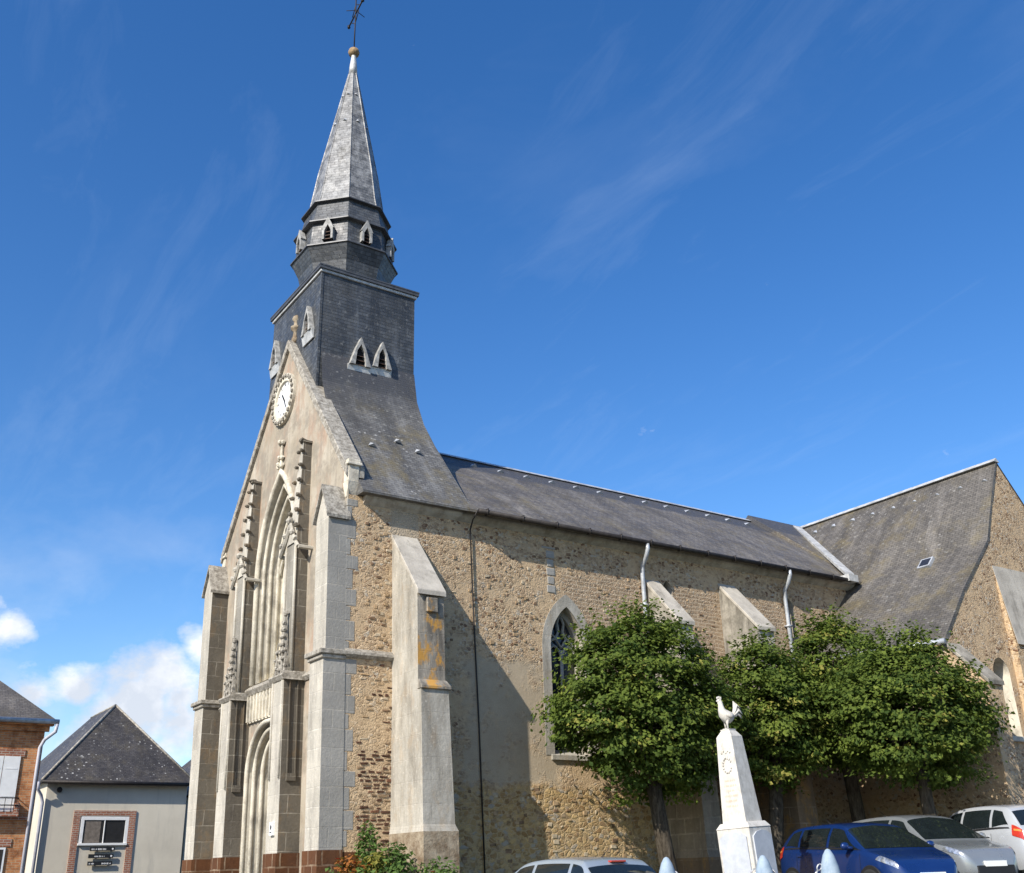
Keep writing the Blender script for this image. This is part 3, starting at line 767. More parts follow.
# gable coping, kneelers and finial
m = MB()
for sgn in (-1, 1):
    y_e = YC + sgn * (YC + .02); zb = 9.55; y_a = YC; za = 14.42
    n = 9
    for i in range(n):
        t0, t1 = i / n, (i + 1) / n - .004
        A = [(XF - .09, y_e + (y_a - y_e) * t, zb + (za - zb) * t) for t in (t0, t1)]
        up = .26
        lo = [A[0], (XF + .36, A[0][1], A[0][2]), (XF + .36, A[1][1], A[1][2]), A[1]]
        hi = [(q[0], q[1], q[2] + up) for q in lo]
        m.hexa(lo, hi)
m.build('gable_coping', 'lichened_stone', church, bevel=.012)
for yy, sgn in ((-.03, -1), (7.66, 1)):
    m = MB(); k = 1.0 if sgn < 0 else .6
    m.box(XF - .03, XF + .22, yy, yy + .24, 9.46, 9.46 + .36 * k); m.box(XF - .08, XF + .27, yy - .05, yy + .29, 9.46 + .36 * k, 9.52 + .36 * k); m.box(XF - .05, XF + .24, yy - .02, yy + .26, 9.52 + .36 * k, 9.60 + .36 * k)
    m.hexa([(XF - .02, yy + .08, 9.10), (XF + .20, yy + .08, 9.10), (XF + .20, yy + .16, 9.10), (XF - .02, yy + .16, 9.10)], [(XF - .04, yy - .02, 9.46), (XF + .22, yy - .02, 9.46), (XF + .22, yy + .26, 9.46), (XF - .04, yy + .26, 9.46)])
    m.build('kneeler', 'carved_limestone', church, bevel=.01)
m = MB(); m.smooth = True
m.lathe([(.10, 14.6), (.12, 14.72), (.09, 14.78), (.07, 14.95), (.15, 15.02), (.16, 15.08), (.08, 15.14), (.07, 15.26), (.13, 15.32), (.10, 15.4), (.03, 15.46)], (XF + .13, YC, 0), 8)
m.build('gable_finial', 'stained_foot', church)
# clock
cy_, cz_ = 4.04, 12.98
m = MB(); n = 32
for (r0, d0), (r1, d1) in (((.70, .0), (.70, -.08)), ((.70, -.08), (.50, -.08)), ((.50, -.08), (.47, -.02))):
    for i in range(n):
        a, b = 2 * math.pi * i / n, 2 * math.pi * (i + 1) / n
        m.quad(FX(cy_ + r0 * math.cos(a), cz_ + r0 * math.sin(a), d0), FX(cy_ + r0 * math.cos(b), cz_ + r0 * math.sin(b), d0), FX(cy_ + r1 * math.cos(b), cz_ + r1 * math.sin(b), d1), FX(cy_ + r1 * math.cos(a), cz_ + r1 * math.sin(a), d1))
clk = m.build('clock', 'carved_limestone', church, fix=False)
m = MB()
for i in range(24):
    a = 2 * math.pi * i / 24
    m.blob(FX(cy_ + .635 * math.cos(a), cz_ + .635 * math.sin(a), -.10), .062, sq=(.8, 1, 1), jit=.1)
m.build('bead_ring', 'lichened_stone', clk)
m = MB(); m.poly([FX(cy_ + .475 * math.cos(2 * math.pi * i / 32), cz_ + .475 * math.sin(2 * math.pi * i / 32), -.03) for i in range(32)])
face = m
m = MB()
def hand(ang, L, w):   # angle clockwise from twelve, seen from the west (north is to the left)
    d = (-math.sin(ang), math.cos(ang)); q = (d[1], -d[0])
    P = lambda a, b: FX(cy_ + d[0] * a + q[0] * b, cz_ + d[1] * a + q[1] * b, -.05)
    m.poly([P(-.08, -w), P(L * .7, -w), P(L, 0), P(L * .7, w), P(-.08, w)])
hand(R(150), .36, .02); hand(R(-38), .30, .026)
m.build('clock_hands', 'clock_mark', clk, fix=False)
m = face; m.mi = 1
for i in range(12):
    a = i * math.pi / 6; d = (math.sin(a), math.cos(a)); q = (d[1], -d[0]); w = .018 if i % 3 else .03
    m.poly([FX(cy_ + d[0] * r + q[0] * b, cz_ + d[1] * r + q[1] * b, -.036) for r, b in ((.38, -w), (.45, -w), (.45, w), (.38, w))])
m.build('clock_face', ['clock_face', 'clock_mark'], clk, fix=False)

# nave walls
m = MB()
NW = (5.25, .50, 3.95, 6.35, .98)
L1 = (8.52, .16, 7.4, 8.1, .28); L2 = (13.02, .19, 7.3, 8.15, .3)
wall_holes(m, FS, XF + .01, 15.6, lambda u: ZG, lambda u: 9.15, [], [NW, L1, L2])
m.mi = 0
m.quad((XF + .01, 2 * YC, ZG), (24, 2 * YC, ZG), (24, 2 * YC, 9.15), (XF + .01, 2 * YC, 9.15))
nave_mb = m
# stones standing out of the mortar
def stones(x0, x1, z0, z1, n, wr, hr, holes=()):
    for _ in range(n):
        x = rnd.uniform(x0, x1); z = rnd.uniform(z0, z1); w = rnd.uniform(*wr); h = rnd.uniform(*hr); d = rnd.uniform(.006, .02)
        if any(a < x < b and c < z < e for a, b, c, e in holes): continue
        j = lambda: rnd.uniform(-.012, .012)
        m.mi = MI + rnd.choice((0, 0, 0, 1, 2))
        m.hexa([(x + j(), .01, z + j()), (x + w + j(), .01, z + j()), (x + w + j(), .01, z + h + j()), (x + j(), .01, z + h + j())],
               [(x + .01 + j(), -d, z + .01 + j()), (x + w - .01 + j(), -d, z + .01 + j()), (x + w - .01 + j(), -d, z + h - .01 + j()), (x + .01 + j(), -d, z + h - .01 + j())])
MI = 1
z = 1.6
while z < 5.6:
    k = 1.0 if z < 3.9 else .45; MI = 1 if z < 3.9 else rnd.choice((1, 4, 4))
    x = -.14 + rnd.uniform(-.05, .12)
    while x < .58:
        w = rnd.uniform(.07, .19)
        if rnd.random() < .80 * k: stones(x, x + .005, z, z + .01, 1, (w, w + .01), (.035, .06))
        x += w + rnd.uniform(.02, .07)
    z += rnd.uniform(.062, .085)
plain('roussard_dark', (0.085, 0.045, 0.03), 0.95, var=.5, scale=12, spec=.1); plain('roussard_red', (0.155, 0.075, 0.045), 0.95, var=.5, scale=12, spec=.1); plain('roussard_tan', (0.22, 0.15, 0.09), 0.95, var=.5, scale=12, spec=.1)
MI = 4
stones(-.05, .55, 5.9, 8.9, 60, (.05, .14), (.04, .08)); stones(1.4, 7.6, 6.2, 8.9, 190, (.05, .13), (.04, .09), [(4.4, 6.1, 3, 8)])
stones(1.5, 7.4, 1.3, 3.3, 170, (.06, .16), (.04, .10)); stones(8, 15, 5, 8.8, 150, (.05, .13), (.04, .09), [(8.2, 8.9, 7, 9), (12.7, 13.4, 7, 9)])
plain('tan_stone', (0.34, 0.24, 0.14), 0.95, var=.45, scale=10, spec=.1); plain('pale_stone', (0.44, 0.36, 0.25), 0.95, var=.35, scale=10, spec=.1); plain('brown_stone', (0.20, 0.13, 0.08), 0.95, var=.45, scale=10, spec=.1)
nave = m.build('nave_wall', ['nave_rubble', 'roussard_dark', 'roussard_red', 'roussard_tan', 'tan_stone', 'pale_stone', 'brown_stone'], church, fix=False)
m = MB()
for i in range(5): m.box(4.72 + .02 * (i % 2), 4.93 + .03 * ((i + 1) % 2), -.015, .03, 7.62 + i * .21, 7.80 + i * .21)
m.box(4.60, 5.0, -.012, .03, 8.69, 8.74)
m.build('inset_blocks', 'grey_ashlar', nave, bevel=.012)
# cornice
m = MB()
m.prism([(XF + .35, .0, 8.98), (XF + .35, -.10, 9.05), (XF + .35, -.16, 9.12), (XF + .35, -.16, 9.19), (XF + .35, .0, 9.19)], (16.1, 0, 0))
m.build('cornice', 'worn_ashlar', church)
# south string course, west bay
m = MB(); m.prism([(XF - .01, .0, 5.66), (XF - .01, -.05, 5.68), (XF - .01, -.10, 5.73), (XF - .01, -.09, 5.79), (XF - .01, .0, 5.86)], (1.10, 0, 0))
m.build('string_course', 'lichened_stone', church)
# nave window
m = MB()
p, d = orders(m, FS, NW[0], NW[2], NW[3], NW[4], [(.50, 0.0), (.50, .02), (.42, .22), (.42, .34)])
m.smooth = False
po = path(NW[0], .74, NW[2], NW[3], 1.28); pi_ = path(NW[0], .50, NW[2], NW[3], .98)
for i in range(len(po) - 1):
    a, b, c_, d_ = po[i], po[i + 1], pi_[i + 1], pi_[i]
    m.quad(FS(*a, -.012), FS(*b, -.012), FS(*c_, -.012), FS(*d_, -.012)); m.quad(FS(*a, -.012), FS(*b, -.012), FS(*b, .02), FS(*a, .02)); m.quad(FS(*c_, -.012), FS(*d_, -.012), FS(*d_, .02), FS(*c_, .02))
m.prism([FS(NW[0] - .6, 3.95, -.06), FS(NW[0] - .6, 3.85, -.06), FS(NW[0] - .6, 3.85, .34), FS(NW[0] - .6, 4.1, .34)], (1.2, 0, 0))
nwo = m.build('nave_window', 'worn_ashlar', church, fix=False)
m = MB(); m.poly([FS(u, z, .33) for u, z in p]); m.build('pane', 'leaded_glass', nwo, fix=False)
m = MB(); m.smooth = True; X0 = NW[0]
m.tube([FS(X0, 4.0, .27), FS(X0, 6.35, .27)], .045, 6)
for s in (-1, 1):
    m.tube([FS(X0 + s * .21 + x, z, .27) for x, z in arch(.20, 6.15, .30, 5)], .035, 6)
    m.tube([FS(X0 + s * q, z, .27) for q, z in ((.40, 6.3), (.30, 6.55), (.16, 6.62), (.06, 6.78), (.10, 6.98), (.0, 7.2))], .035, 6)
    m.tube([FS(X0 + s * q, z, .27) for q, z in ((.0, 6.4), (.14, 6.6), (.27, 6.72))], .03, 6)
m.build('tracery', 'worn_ashlar', nwo)
for lz in (L1, L2):
    m = MB(); p, d = orders(m, FS, lz[0], lz[2], lz[3], lz[4], [(lz[1], 0), (lz[1], .28)])
    o = m.build('lancet_window', 'cement_render', church, fix=False)
    m = MB(); m.poly([FS(u, z, .27) for u, z in p]); m.build('pane', 'leaded_glass', o, fix=False)

# south buttresses
def south_buttress(x0, x1, top, capy, capz, off_z, y_low, base, mats, capmat, bz=2.45):
    W, S, C = 0, 1, 2
    m = MB()
    # upper stage
    m.mi = W; m.poly([(x0, 0.02, off_z), (x0, capy, off_z), (x0, capy, capz), (x0, 0.02, top)]); m.poly([(x1, 0.02, off_z), (x1, capy, off_z), (x1, capy, capz), (x1, 0.02, top)])
    m.mi = S; m.quad((x0, capy, off_z), (x1, capy, off_z), (x1, capy, capz), (x0, capy, capz))
    # lower stage, battered a little
    e = .035
    m.mi = C
    for a, b in ((x0, x0 - e), (x1, x1 + e)):
        m.quad((b, .02, bz), (b, y_low - .09, bz), (a, y_low, off_z), (a, .02, off_z))
    m.mi = C; m.quad((x0 - e, y_low - .09, bz), (x1 + e, y_low - .09, bz), (x1, y_low, off_z), (x0, y_low, off_z))
    # foot
    m.mi = 3; m.box(x0 - e - .03, x1 + e + .04, y_low - .15, .02, base, bz - .12)
    m.mi = C; m.hexa([(x0 - e - .03, y_low - .15, bz - .12), (x1 + e + .04, y_low - .15, bz - .12), (x1 + e + .04, .02, bz - .12), (x0 - e - .03, .02, bz - .12)], [(x0 - e, y_low - .09, bz + .003), (x1 + e, y_low - .09, bz + .003), (x1 + e, .02, bz + .003), (x0 - e, .02, bz + .003)])
    o = m.build('buttress', mats, church, fix=False)
    m = MB()
    sl = (top - capz) / (-capy)
    m.hexa([(x0 - .015, .02, top - .01), (x1 + .015, .02, top - .01), (x1 + .03, capy - .07, capz - .02 - .07 * sl + .05), (x0 - .03, capy - .07, capz - .02 - .07 * sl + .05)],
           [(x0 - .015, .02, top + .10), (x1 + .015, .02, top + .10), (x1 + .03, capy - .07, capz + .10 - .07 * sl + .04), (x0 - .03, capy - .07, capz + .10 - .07 * sl + .04)])
    m.build('sloping_cap', capmat, o, bevel=.012)
    m = MB()
    m.hexa([(x0 - .02, y_low - .05, off_z - .07), (x1 + .05, y_low - .05, off_z - .07), (x1 + .05, capy + .01, off_z - .07), (x0 - .02, capy + .01, off_z - .07)],
           [(x0 - .02, y_low - .05, off_z - .01), (x1 + .05, y_low - .05, off_z - .01), (x1 + .03, capy - .004, off_z + .14), (x0 - .0, capy - .004, off_z + .14)])
    m.build('weathering', 'lichen_ashlar', o, bevel=.012)
    return o
B1 = south_buttress(.61, 1.23, 8.33, -1.10, 6.90, 5.02, -1.22, ZG, ['worn_ashlar', 'lichen_ashlar', 'worn_ashlar', 'stained_foot'], 'cement_render')
B2 = south_buttress(7.78, 8.26, 8.24, -1.06, 7.02, 4.6, -1.3, ZG, ['old_render', 'cement_render', 'block_ashlar', 'brown_ashlar'], 'cement_render', 1.9)
B3 = south_buttress(10.35, 10.95, 8.46, -1.19, 7.10, 4.6, -1.75, ZG, ['old_render', 'cement_render', 'brown_ashlar', 'brown_ashlar'], 'cement_render', 1.9)
m = MB(); m.box(.80, 1.06, -1.17, -1.09, 6.50, 6.80); m.build('corbel_stone', 'lichen_ashlar', B1, bevel=.015)

# roofs
m = MB()
XE = 24.0
def roof_sheet(m, prof, x0, x1, t=.06):
    for (y0, z0), (y1, z1) in zip(prof, prof[1:]):
        m.quad((x0, y0, z0), (x1, y0, z0), (x1, y1, z1), (x0, y1, z1))
for sg in (-1, 1):
    P = lambda y: YC + sg * (y - YC) * -1 if sg > 0 else y
    prof = [(-.34, 9.20), (.6, 9.92), (YC, 12.34)]
    prof = [((y if sg < 0 else 2 * YC - y), z) for y, z in prof]
    xs = [2.40, 16.0] 
    for (y0, z0), (y1, z1) in zip(prof, prof[1:]):
        m.quad((2.40, y0, z0), (19.2, y0, z0), (19.2, y1, z1), (2.40, y1, z1))
    m.quad((2.40, prof[0][0], 9.20), (19.2, prof[0][0], 9.20), (19.2, prof[0][0], 9.14), (2.40, prof[0][0], 9.14))
    m.quad((2.40, prof[0][0], 9.14), (15.6, prof[0][0], 9.14), (15.6, prof[0][0] + (.34 if sg < 0 else -.34), 9.16), (2.40, prof[0][0] + (.34 if sg < 0 else -.34), 9.16))
roof = m.build('nave_roof', 'nave_slate', church, fix=False)
m = MB()
m.prism([(2.4, YC - .13, 12.30), (2.4, YC, 12.40), (2.4, YC + .13, 12.30)], (14.0, 0, 0)); m.build('ridge_strip', 'zinc', roof)
m = MB()    # raised last length of the ridge
m.prism([(16.15, YC - 4.25, 9.225), (16.15, YC, 12.55), (16.15, YC + 4.25, 9.225)], (3.0, 0, 0)); m.build('raised_ridge', 'nave_slate', roof)
def vent(parent, c, ax, down, s=.14, mat='zinc'):
    """small triangular slate vent: ax along the roof, down = direction down the slope"""
    a = Vector(ax).normalized(); d = Vector(down).normalized(); n = a.cross(d).normalized()
    if n.z < 0: n = -n
    c = Vector(c); m = MB()
    T = c - d * s * 1.6; A = c - a * s; B = c + a * s; H = c + n * s * .75
    m.poly([T, A, H]); m.poly([T, H, B]); m.poly([A, B, H]); m.poly([T, B, A])
    m.build('roof_vent', mat, parent)
for i in range(14): vent(roof, (4.85 + .885 * i, 3.36, 11.92), (1, 0, 0), (0, -.79, -.61), .13)
# steep roof of the tower bay
m = MB()
prof = [(-.30, 9.20), (0.0, 9.54), (0.6, 10.32), (1.4, 11.36), (1.9, 12.12), (2.2, 12.85), (2.34, 13.7)]
flare = [.16, .15, .13, .10, .06, .02, 0]
for sg in (1, -1):
    m = MB()
    pr = [((y if sg < 0 else 2 * YC - y), z) for y, z in prof]
    for i in range(len(pr) - 1):
        (y0, z0), (y1, z1) = pr[i], pr[i + 1]
        m.quad((XF + .2, y0, z0), (2.38 + flare[i], y0, z0), (2.38 + flare[i + 1], y1, z1), (XF + .2, y1, z1))
    y0 = pr[0][0]; yi = y0 + (.34 if sg < 0 else -.34)
    m.quad((XF + .2, y0, 9.20), (2.54, y0, 9.20), (2.54, y0, 9.15), (XF + .2, y0, 9.15)); m.quad((XF + .2, y0, 9.15), (2.54, y0, 9.15), (2.54, yi, 9.16), (XF + .2, yi, 9.16))
    m.poly([(XF + .2, pr[0][0], 9.15), (XF + .2, pr[0][0], 9.2), (XF + .2, pr[1][0], pr[1][1]), (XF + .2, yi + (.1 if sg < 0 else -.1), 9.16)])
    # closing cheek to the east
    for i in range(len(pr) - 1):
        (y0, z0), (y1, z1) = pr[i], pr[i + 1]
        m.quad((2.38 + flare[i], y0, z0), (2.30, y0, 9.1), (2.30, y1, 9.1), (2.38 + flare[i + 1], y1, z1))
    fr = m.build('front_roof', 'front_slate', church, fix=False)
for x, y, z in ((.55, .95, 10.8), (1.35, 1.2, 11.15), (1.8, 1.0, 10.9)): vent(fr, (x, y, z), (1, 0, 0), (0, -.61, -.79), .11)

# tower
TX0, TX1, TY0, TY1 = -.34, 2.37, 2.35, 5.56
m = MB(); m.box(TX0, TX1, TY0, TY1, 11.9, 16.06)
tower = m.build('tower', 'tower_slate', church)
m = MB()
m.box(TX0 - .05, TX1 + .05, TY0 - .05, TY1 + .05, 15.97, 16.05); m.build('lead_band', 'white_lead', tower, bevel=.01)
m = MB()
m.box(TX0 - .09, TX1 + .09, TY0 - .09, TY1 + .09, 16.05, 16.13)
q = lambda e, z: [(TX0 - e, TY0 - e, z), (TX1 + e, TY0 - e, z), (TX1 + e, TY1 + e, z), (TX0 - e, TY1 + e, z)]
m.hexa(q(.10, 16.13), q(.10, 16.17)); m.hexa(q(.10, 16.17), q(-.5, 16.30))
m.build('tower_cornice', 'dark_lead', tower)
m = MB()
for a, b in ((TX0, TY0),): m.box(a - .012, a + .05, b - .012, b + .05, 12.4, 15.95)
m.build('corner_strip', 'tower_slate', tower)
def louvre(parent, o, n, w=.56, h=.86, proj=.28, apron=True):
    """white gabled sound-hole: o = middle of the sill on the wall, n = outward normal"""
    o = Vector(o); n = Vector(n); a = Vector((-n.y, n.x, 0)); up = Vector((0, 0, 1))
    P = lambda u, z, d: o + a * u + up * z + n * d
    m = MB(); hw = w / 2
    house = not apron
    outer = [(-hw - .06, 0), (-hw, .18), (-hw * .62, h * .62), (0, h + .06), (hw * .62, h * .62), (hw, .18), (hw + .06, 0)]
    inner = [(-hw + .08, -.0), (-hw + .10, .18), (-hw * .45, h * .55), (0, h - .14), (hw * .45, h * .55), (hw - .10, .18), (hw - .08, -.0)]
    if house:
        outer = [(-hw * .85, 0), (-hw * .85, h * .52), (-hw, h * .52), (0, h + .06), (hw, h * .52), (hw * .85, h * .52), (hw * .85, 0)]
        inner = [(-hw * .52, 0), (-hw * .52, h * .40), (-hw * .50, h * .42), (0, h * .72), (hw * .50, h * .42), (hw * .52, h * .40), (hw * .52, 0)]
    for i in range(6):
        A, B, C, D = outer[i], outer[i + 1], inner[i + 1], inner[i]
        dA = proj * (.75 if i in (0, 5) else 1); 
        m.quad(P(*A, proj), P(*B, proj), P(*C, proj), P(*D, proj))
        m.quad(P(*A, proj), P(*B, proj), P(*B, 0), P(*A, 0)); m.quad(P(*D, proj), P(*C, proj), P(*C, 0), P(*D, 0))
    fr_ = m.build('louvre_window', 'louvre_paint', church, fix=False)
    m = MB(); m.poly([P(u, z, .04) for u, z in inner]); m.build('opening', 'void', fr_, fix=False)
    m = MB()
    for k in range(3):
        z = .06 + k * h * .17; ww = (hw - .1) * (1 - max(0, z - .12) / h * 1.2); e0, e1 = proj * .3, proj * .75
        m.hexa([P(-ww, z, e0), P(ww, z, e0), P(ww, z - .05, e1), P(-ww, z - .05, e1)], [P(-ww, z + .015, e0), P(ww, z + .015, e0), P(ww, z - .035, e1), P(-ww, z - .035, e1)])
    m.build('slats', 'dark_wood', fr_)
    if apron:
        m = MB(); m.hexa([P(-hw - .1, -.24, .015), P(hw + .1, -.24, .015), P(hw + .1, -.24, .045), P(-hw - .1, -.24, .045)], [P(-hw - .08, .02, .015), P(hw + .08, .02, .015), P(hw + .08, .02, .10), P(-hw - .08, .02, .10)])
        m.build('apron', 'white_lead', fr_)
louvre(tower, (.77, TY0, 13.50), (0, -1, 0), .46, .74, .16); louvre(tower, (1.38, TY0, 13.58), (0, -1, 0), .42, .70, .16)
louvre(tower, (TX0, 5.12, 14.42), (-1, 0, 0), .46, .74, .13); louvre(tower, (TX0, 2.93, 14.42), (-1, 0, 0), .46, .74, .13)

# spire
SX, SY = 1.0, 3.96; O8 = R(22.5)
m = MB()
def octa(m, prof): m.lathe(prof, (SX, SY, 0), 8, O8, cap=True)
octa(m, [(1.12, 16.1), (1.16, 16.5), (1.26, 16.9), (1.47, 17.33)])
octa(m, [(1.40, 17.34), (1.36, 17.6), (1.31, 18.12)])
octa(m, [(1.33, 18.14), (1.24, 18.5), (1.16, 18.88)])
spire_base = m.build('spire_drum', 'tower_slate', church)
m = MB()
for r, z, t in ((1.50, 17.32, .07), (1.455, 18.12, .07), (1.28, 18.88, .06)):
    octa(m, [(r - .14, z - .02), (r, z), (r, z + t * .5), (r - .12, z + t + .05)])
m.build('drip_edge', 'dark_lead', spire_base)
m = MB()
octa(m, [(1.12, 18.93), (1.04, 19.3), (.95, 19.9), (.86, 20.5), (.115, 24.35)])
spire = m.build('spire', 'spire_slate', church)
m = MB()
for i in range(8):
    a = O8 + i * math.pi / 4
    m.tube([(SX + r * math.cos(a), SY + r * math.sin(a), z) for r, z in ((1.12, 18.95), (1.04, 19.3), (.95, 19.9), (.86, 20.5), (.115, 24.35))], .018, 4)
m.build('hip_strips', 'spire_slate', spire)
m = MB(); m.smooth = True
m.lathe([(.135, 24.3), (.12, 24.6), (.075, 25.0), (.07, 25.1)], (SX, SY, 0), 10); m.build('lead_cap', 'white_lead', spire)
m = MB(); m.smooth = True
m.lathe([(.05, 25.02), (.15, 25.08), (.18, 25.17), (.15, 25.27), (.05, 25.33)], (SX, SY, 0), 12); m.build('ball', 'rust_stone', spire)
m = MB(); m.smooth = True
m.tube([(SX, SY, 25.3), (SX, SY, 27.6)], .022, 6)
ca = Vector((0.10, 1, 0)).normalized()
m.tube([Vector((SX, SY, 26.75)) - ca * .62, Vector((SX, SY, 26.75)) + ca * .62], .025, 6)
for k in (-.62, .62): m.blob(Vector((SX, SY, 26.75)) + ca * k, .06)
for k1, k2 in ((1, 1), (1, -1), (-1, 1), (-1, -1)):
    m.tube([Vector((SX, SY, 26.75 + .12 * k2)) + ca * .3 * k1, Vector((SX, SY, 26.75 + .22 * k2)) + ca * .18 * k1, Vector((SX, SY, 26.75 + .36 * k2)) + ca * .05 * k1], .015, 5)
pt = Vector((1, -.1, 0))
m.tube([Vector((SX, SY, 26.75)) - pt * .3, Vector((SX, SY, 26.9)), Vector((SX, SY, 26.75)) + pt * .3], .012, 5)
m.blob((SX, SY, 27.6), .06)
m.build('cross', 'dark_iron', spire)
for i in range(8):
    a = i * math.pi / 4; n = Vector((math.cos(a), math.sin(a), 0)); ap = math.cos(math.pi / 8)
    louvre(spire_base, (SX + n.x * 1.36 * ap, SY + n.y * 1.36 * ap, 17.46), (n.x, n.y, 0), .36, .64, .15, False)
    for r, z, s in ((.86 - .745 * (22.15 - 20.5) / 3.85, 22.15, .075), (.86 - .745 * (23.3 - 20.5) / 3.85, 23.3, .065)):
        vent(spire, (SX + n.x * r * ap, SY + n.y * r * ap, z), (-n.y, n.x, 0), (n.x * .19, n.y * .19, -1), s)

# gutters and pipes
m = MB(); m.smooth = True
m.tube([(2.6, -.40, 9.16), (15.35, -.40, 9.16)], .06, 8)
for i in range(13): m.box(2.8 + i * .98, 2.83 + i * .98, -.465, -.335, 9.09, 9.235)
m.build('gutter', 'dark_iron', church)
for x, zt in ((7.60, 9.12), (12.78, 9.12)):
    m = MB(); m.smooth = True
    m.tube([(x, -.40, zt), (x, -.41, zt - .12), (x + .01, -.30, zt - .32), (x + .03, -.13, zt - .48), (x + .04, -.09, zt - .7), (x + .05, -.09, 1.3)], .055, 8)
    for z in (7.6, 5.6, 3.6): m.box(x - .04, x + .13, -.16, .0, z, z + .05)
    m.build('downpipe', 'zinc', church)
m = MB(); m.smooth = True
m.tube([(2.56, -.40, 9.15), (2.56, -.2, 9.0), (2.58, -.045, 8.8), (2.62, -.045, 7.0), (2.70, -.045, 4.5), (2.77, -.045, 1.2)], .017, 6)
m.build('lightning_cable', 'dark_iron', church)

# transept
T0 = [(13.35, 6.7), (14.28, 7.68), (15.52, 9.25), (16.7, 10.45), (18.54, 12.40)]      # west slope where it meets the nave
T1 = [(14.34, 6.72), (15.62, 8.2), (17.23, 9.78), (17.84, 11.05), (18.54, 12.40)]      # west slope at the south gable
YQ = -3.70
m = MB(); nn = 10
def rowat(t): return [(a[0] + (b[0] - a[0]) * t, 2.0 + (YQ - .02 - 2.0) * t, a[1] + (b[1] - a[1]) * t) for a, b in zip([(T0[0][0] - .25, 6.7), (13.9, 7.5), T0[2], T0[3], T0[4]], T1)]
rows = [rowat(i / nn) for i in range(nn + 1)]
rows.insert(0, [(x, 3.93, z) if k > 2 else (x, 3.93, z) for k, (x, _, z) in enumerate(rows[0])])
for ra, rb in zip(rows, rows[1:]):
    for k in range(4): m.quad(ra[k], ra[k + 1], rb[k + 1], rb[k])
EAST = [(18.54, 12.40), (19.57, 11.2), (22.6, 7.7), (23.4, 6.7)]
for (xa, za), (xb, zb) in zip(EAST, EAST[1:]): m.quad((xa, YQ - .02, za), (xb, YQ - .02, zb), (xb, 8, zb), (xa, 8, za))
for (xa, za), (xb, zb) in zip(T1, T1[1:]): m.quad((xa, YQ - .02, za), (xb, YQ - .02, zb), (xb + .02, YQ - .02, zb - .09), (xa + .05, YQ - .02, za - .09))
m.smooth = False
tr = m.build('transept_roof', 'transept_slate', church, fix=False)
m = MB(); m.prism([(18.40, YQ - .04, 12.36), (18.54, YQ - .04, 12.48), (18.68, YQ - .04, 12.36)], (0, 8.3, 0)); m.build('ridge_strip', 'white_lead', tr)
m = MB()
A, B = Vector((18.35, 3.75, 12.36)), Vector((15.42, -.36, 9.30)); side = Vector((-.14, .05, .02))
m.hexa([A - side + Vector((0, 0, -.0)), A + side, B + side, B - side], [A - side + Vector((0, 0, .10)), A + side + Vector((0, 0, .10)), B + side + Vector((0, 0, .10)), B - side + Vector((0, 0, .10))])
m.box(15.2, 15.6, -.50, -.15, 9.12, 9.32)
m.build('valley_flashing', 'white_lead', tr)
for i in range(9):
    y = 2.78 - .778 * i; t = (2.0 - y) / 5.7; t = max(0, t)
    x = (T0[3][0] * .28 + T0[4][0] * .72) * (1 - t) + (T1[3][0] * .5 + T1[4][0] * .5) * t; z = (T0[3][1] * .28 + T0[4][1] * .72) * (1 - t) + (T1[3][1] * .5 + T1[4][1] * .5) * t
    vent(tr, (x, y, z + .02), (0, 1, 0), (-.65, 0, -.75), .12)
c = Vector((16.50, -2.18, 9.93)); t_ = (2.0 - c.y) / 5.72; ra = rowat(t_); c.z = None or c.z
for p_, q_ in zip(ra, ra[1:]):
    if p_[0] <= c.x <= q_[0]:
        c.z = p_[2] + (q_[2] - p_[2]) * (c.x - p_[0]) / (q_[0] - p_[0]); dn = Vector((q_[0] - p_[0], 0, q_[2] - p_[2])).normalized()
nm = Vector((-dn.z, 0, dn.x)); ay = Vector((0, 1, 0))
def rect(h, w, l): return [c + dn * a * h + ay * b * w + nm * l for a, b in ((-1, -1), (-1, 1), (1, 1), (1, -1))]
m = MB(); m.hexa(rect(.21, .20, -.05), rect(.21, .20, .06)); sk = m.build('skylight', 'zinc', church)
m = MB(); m.poly(rect(.155, .15, .066)); m.build('pane', 'window_glass', sk, fix=False)
# transept walls
m = MB()
FT = lambda u, z, d: (u, YQ + d, z)
prof = T1 + EAST[1:]
def ttop(u):
    for (a, za), (b, zb) in zip(prof, prof[1:]):
        if a <= u <= b: return za + (zb - za) * (u - a) / (b - a) - .06
    return 6.6
TWN = (16.62, .36, 4.45, 6.05, .42)
wall_holes(m, FT, 14.36, 23.3, lambda u: ZG, ttop, [p_[0] for p_ in prof if 14.36 < p_[0] < 23.3], [TWN])
m.quad((14.36, YQ, ZG), (14.36, .6, ZG), (14.36, .6, 6.9), (14.36, YQ, 6.66)); m.quad((23.3, YQ, ZG), (23.3, 8, ZG), (23.3, 8, 6.7), (23.3, YQ, 6.7))
tw = m.build('transept_wall', 'transept_rubble', church, fix=False)
m = MB(); p, d = orders(m, FT, TWN[0], TWN[2], TWN[3], TWN[4], [(.36, 0), (.36, .02), (.26, .5)])
o = m.build('transept_window', 'carved_limestone', church, fix=False)
m = MB(); m.poly([FT(u, z, .49) for u, z in p]); m.build('pane', 'leaded_glass', o, fix=False)
m = MB(); m.box(16.1, 17.3, YQ - .10, YQ + .4, 4.32, 4.45); m.build('sill', 'pale_ashlar', o, bevel=.015)
m = MB(); m.box(15.95, 16.24, YQ - .05, YQ + .1, 5.70, 5.80); m.build('ledge', 'lichened_stone', o)
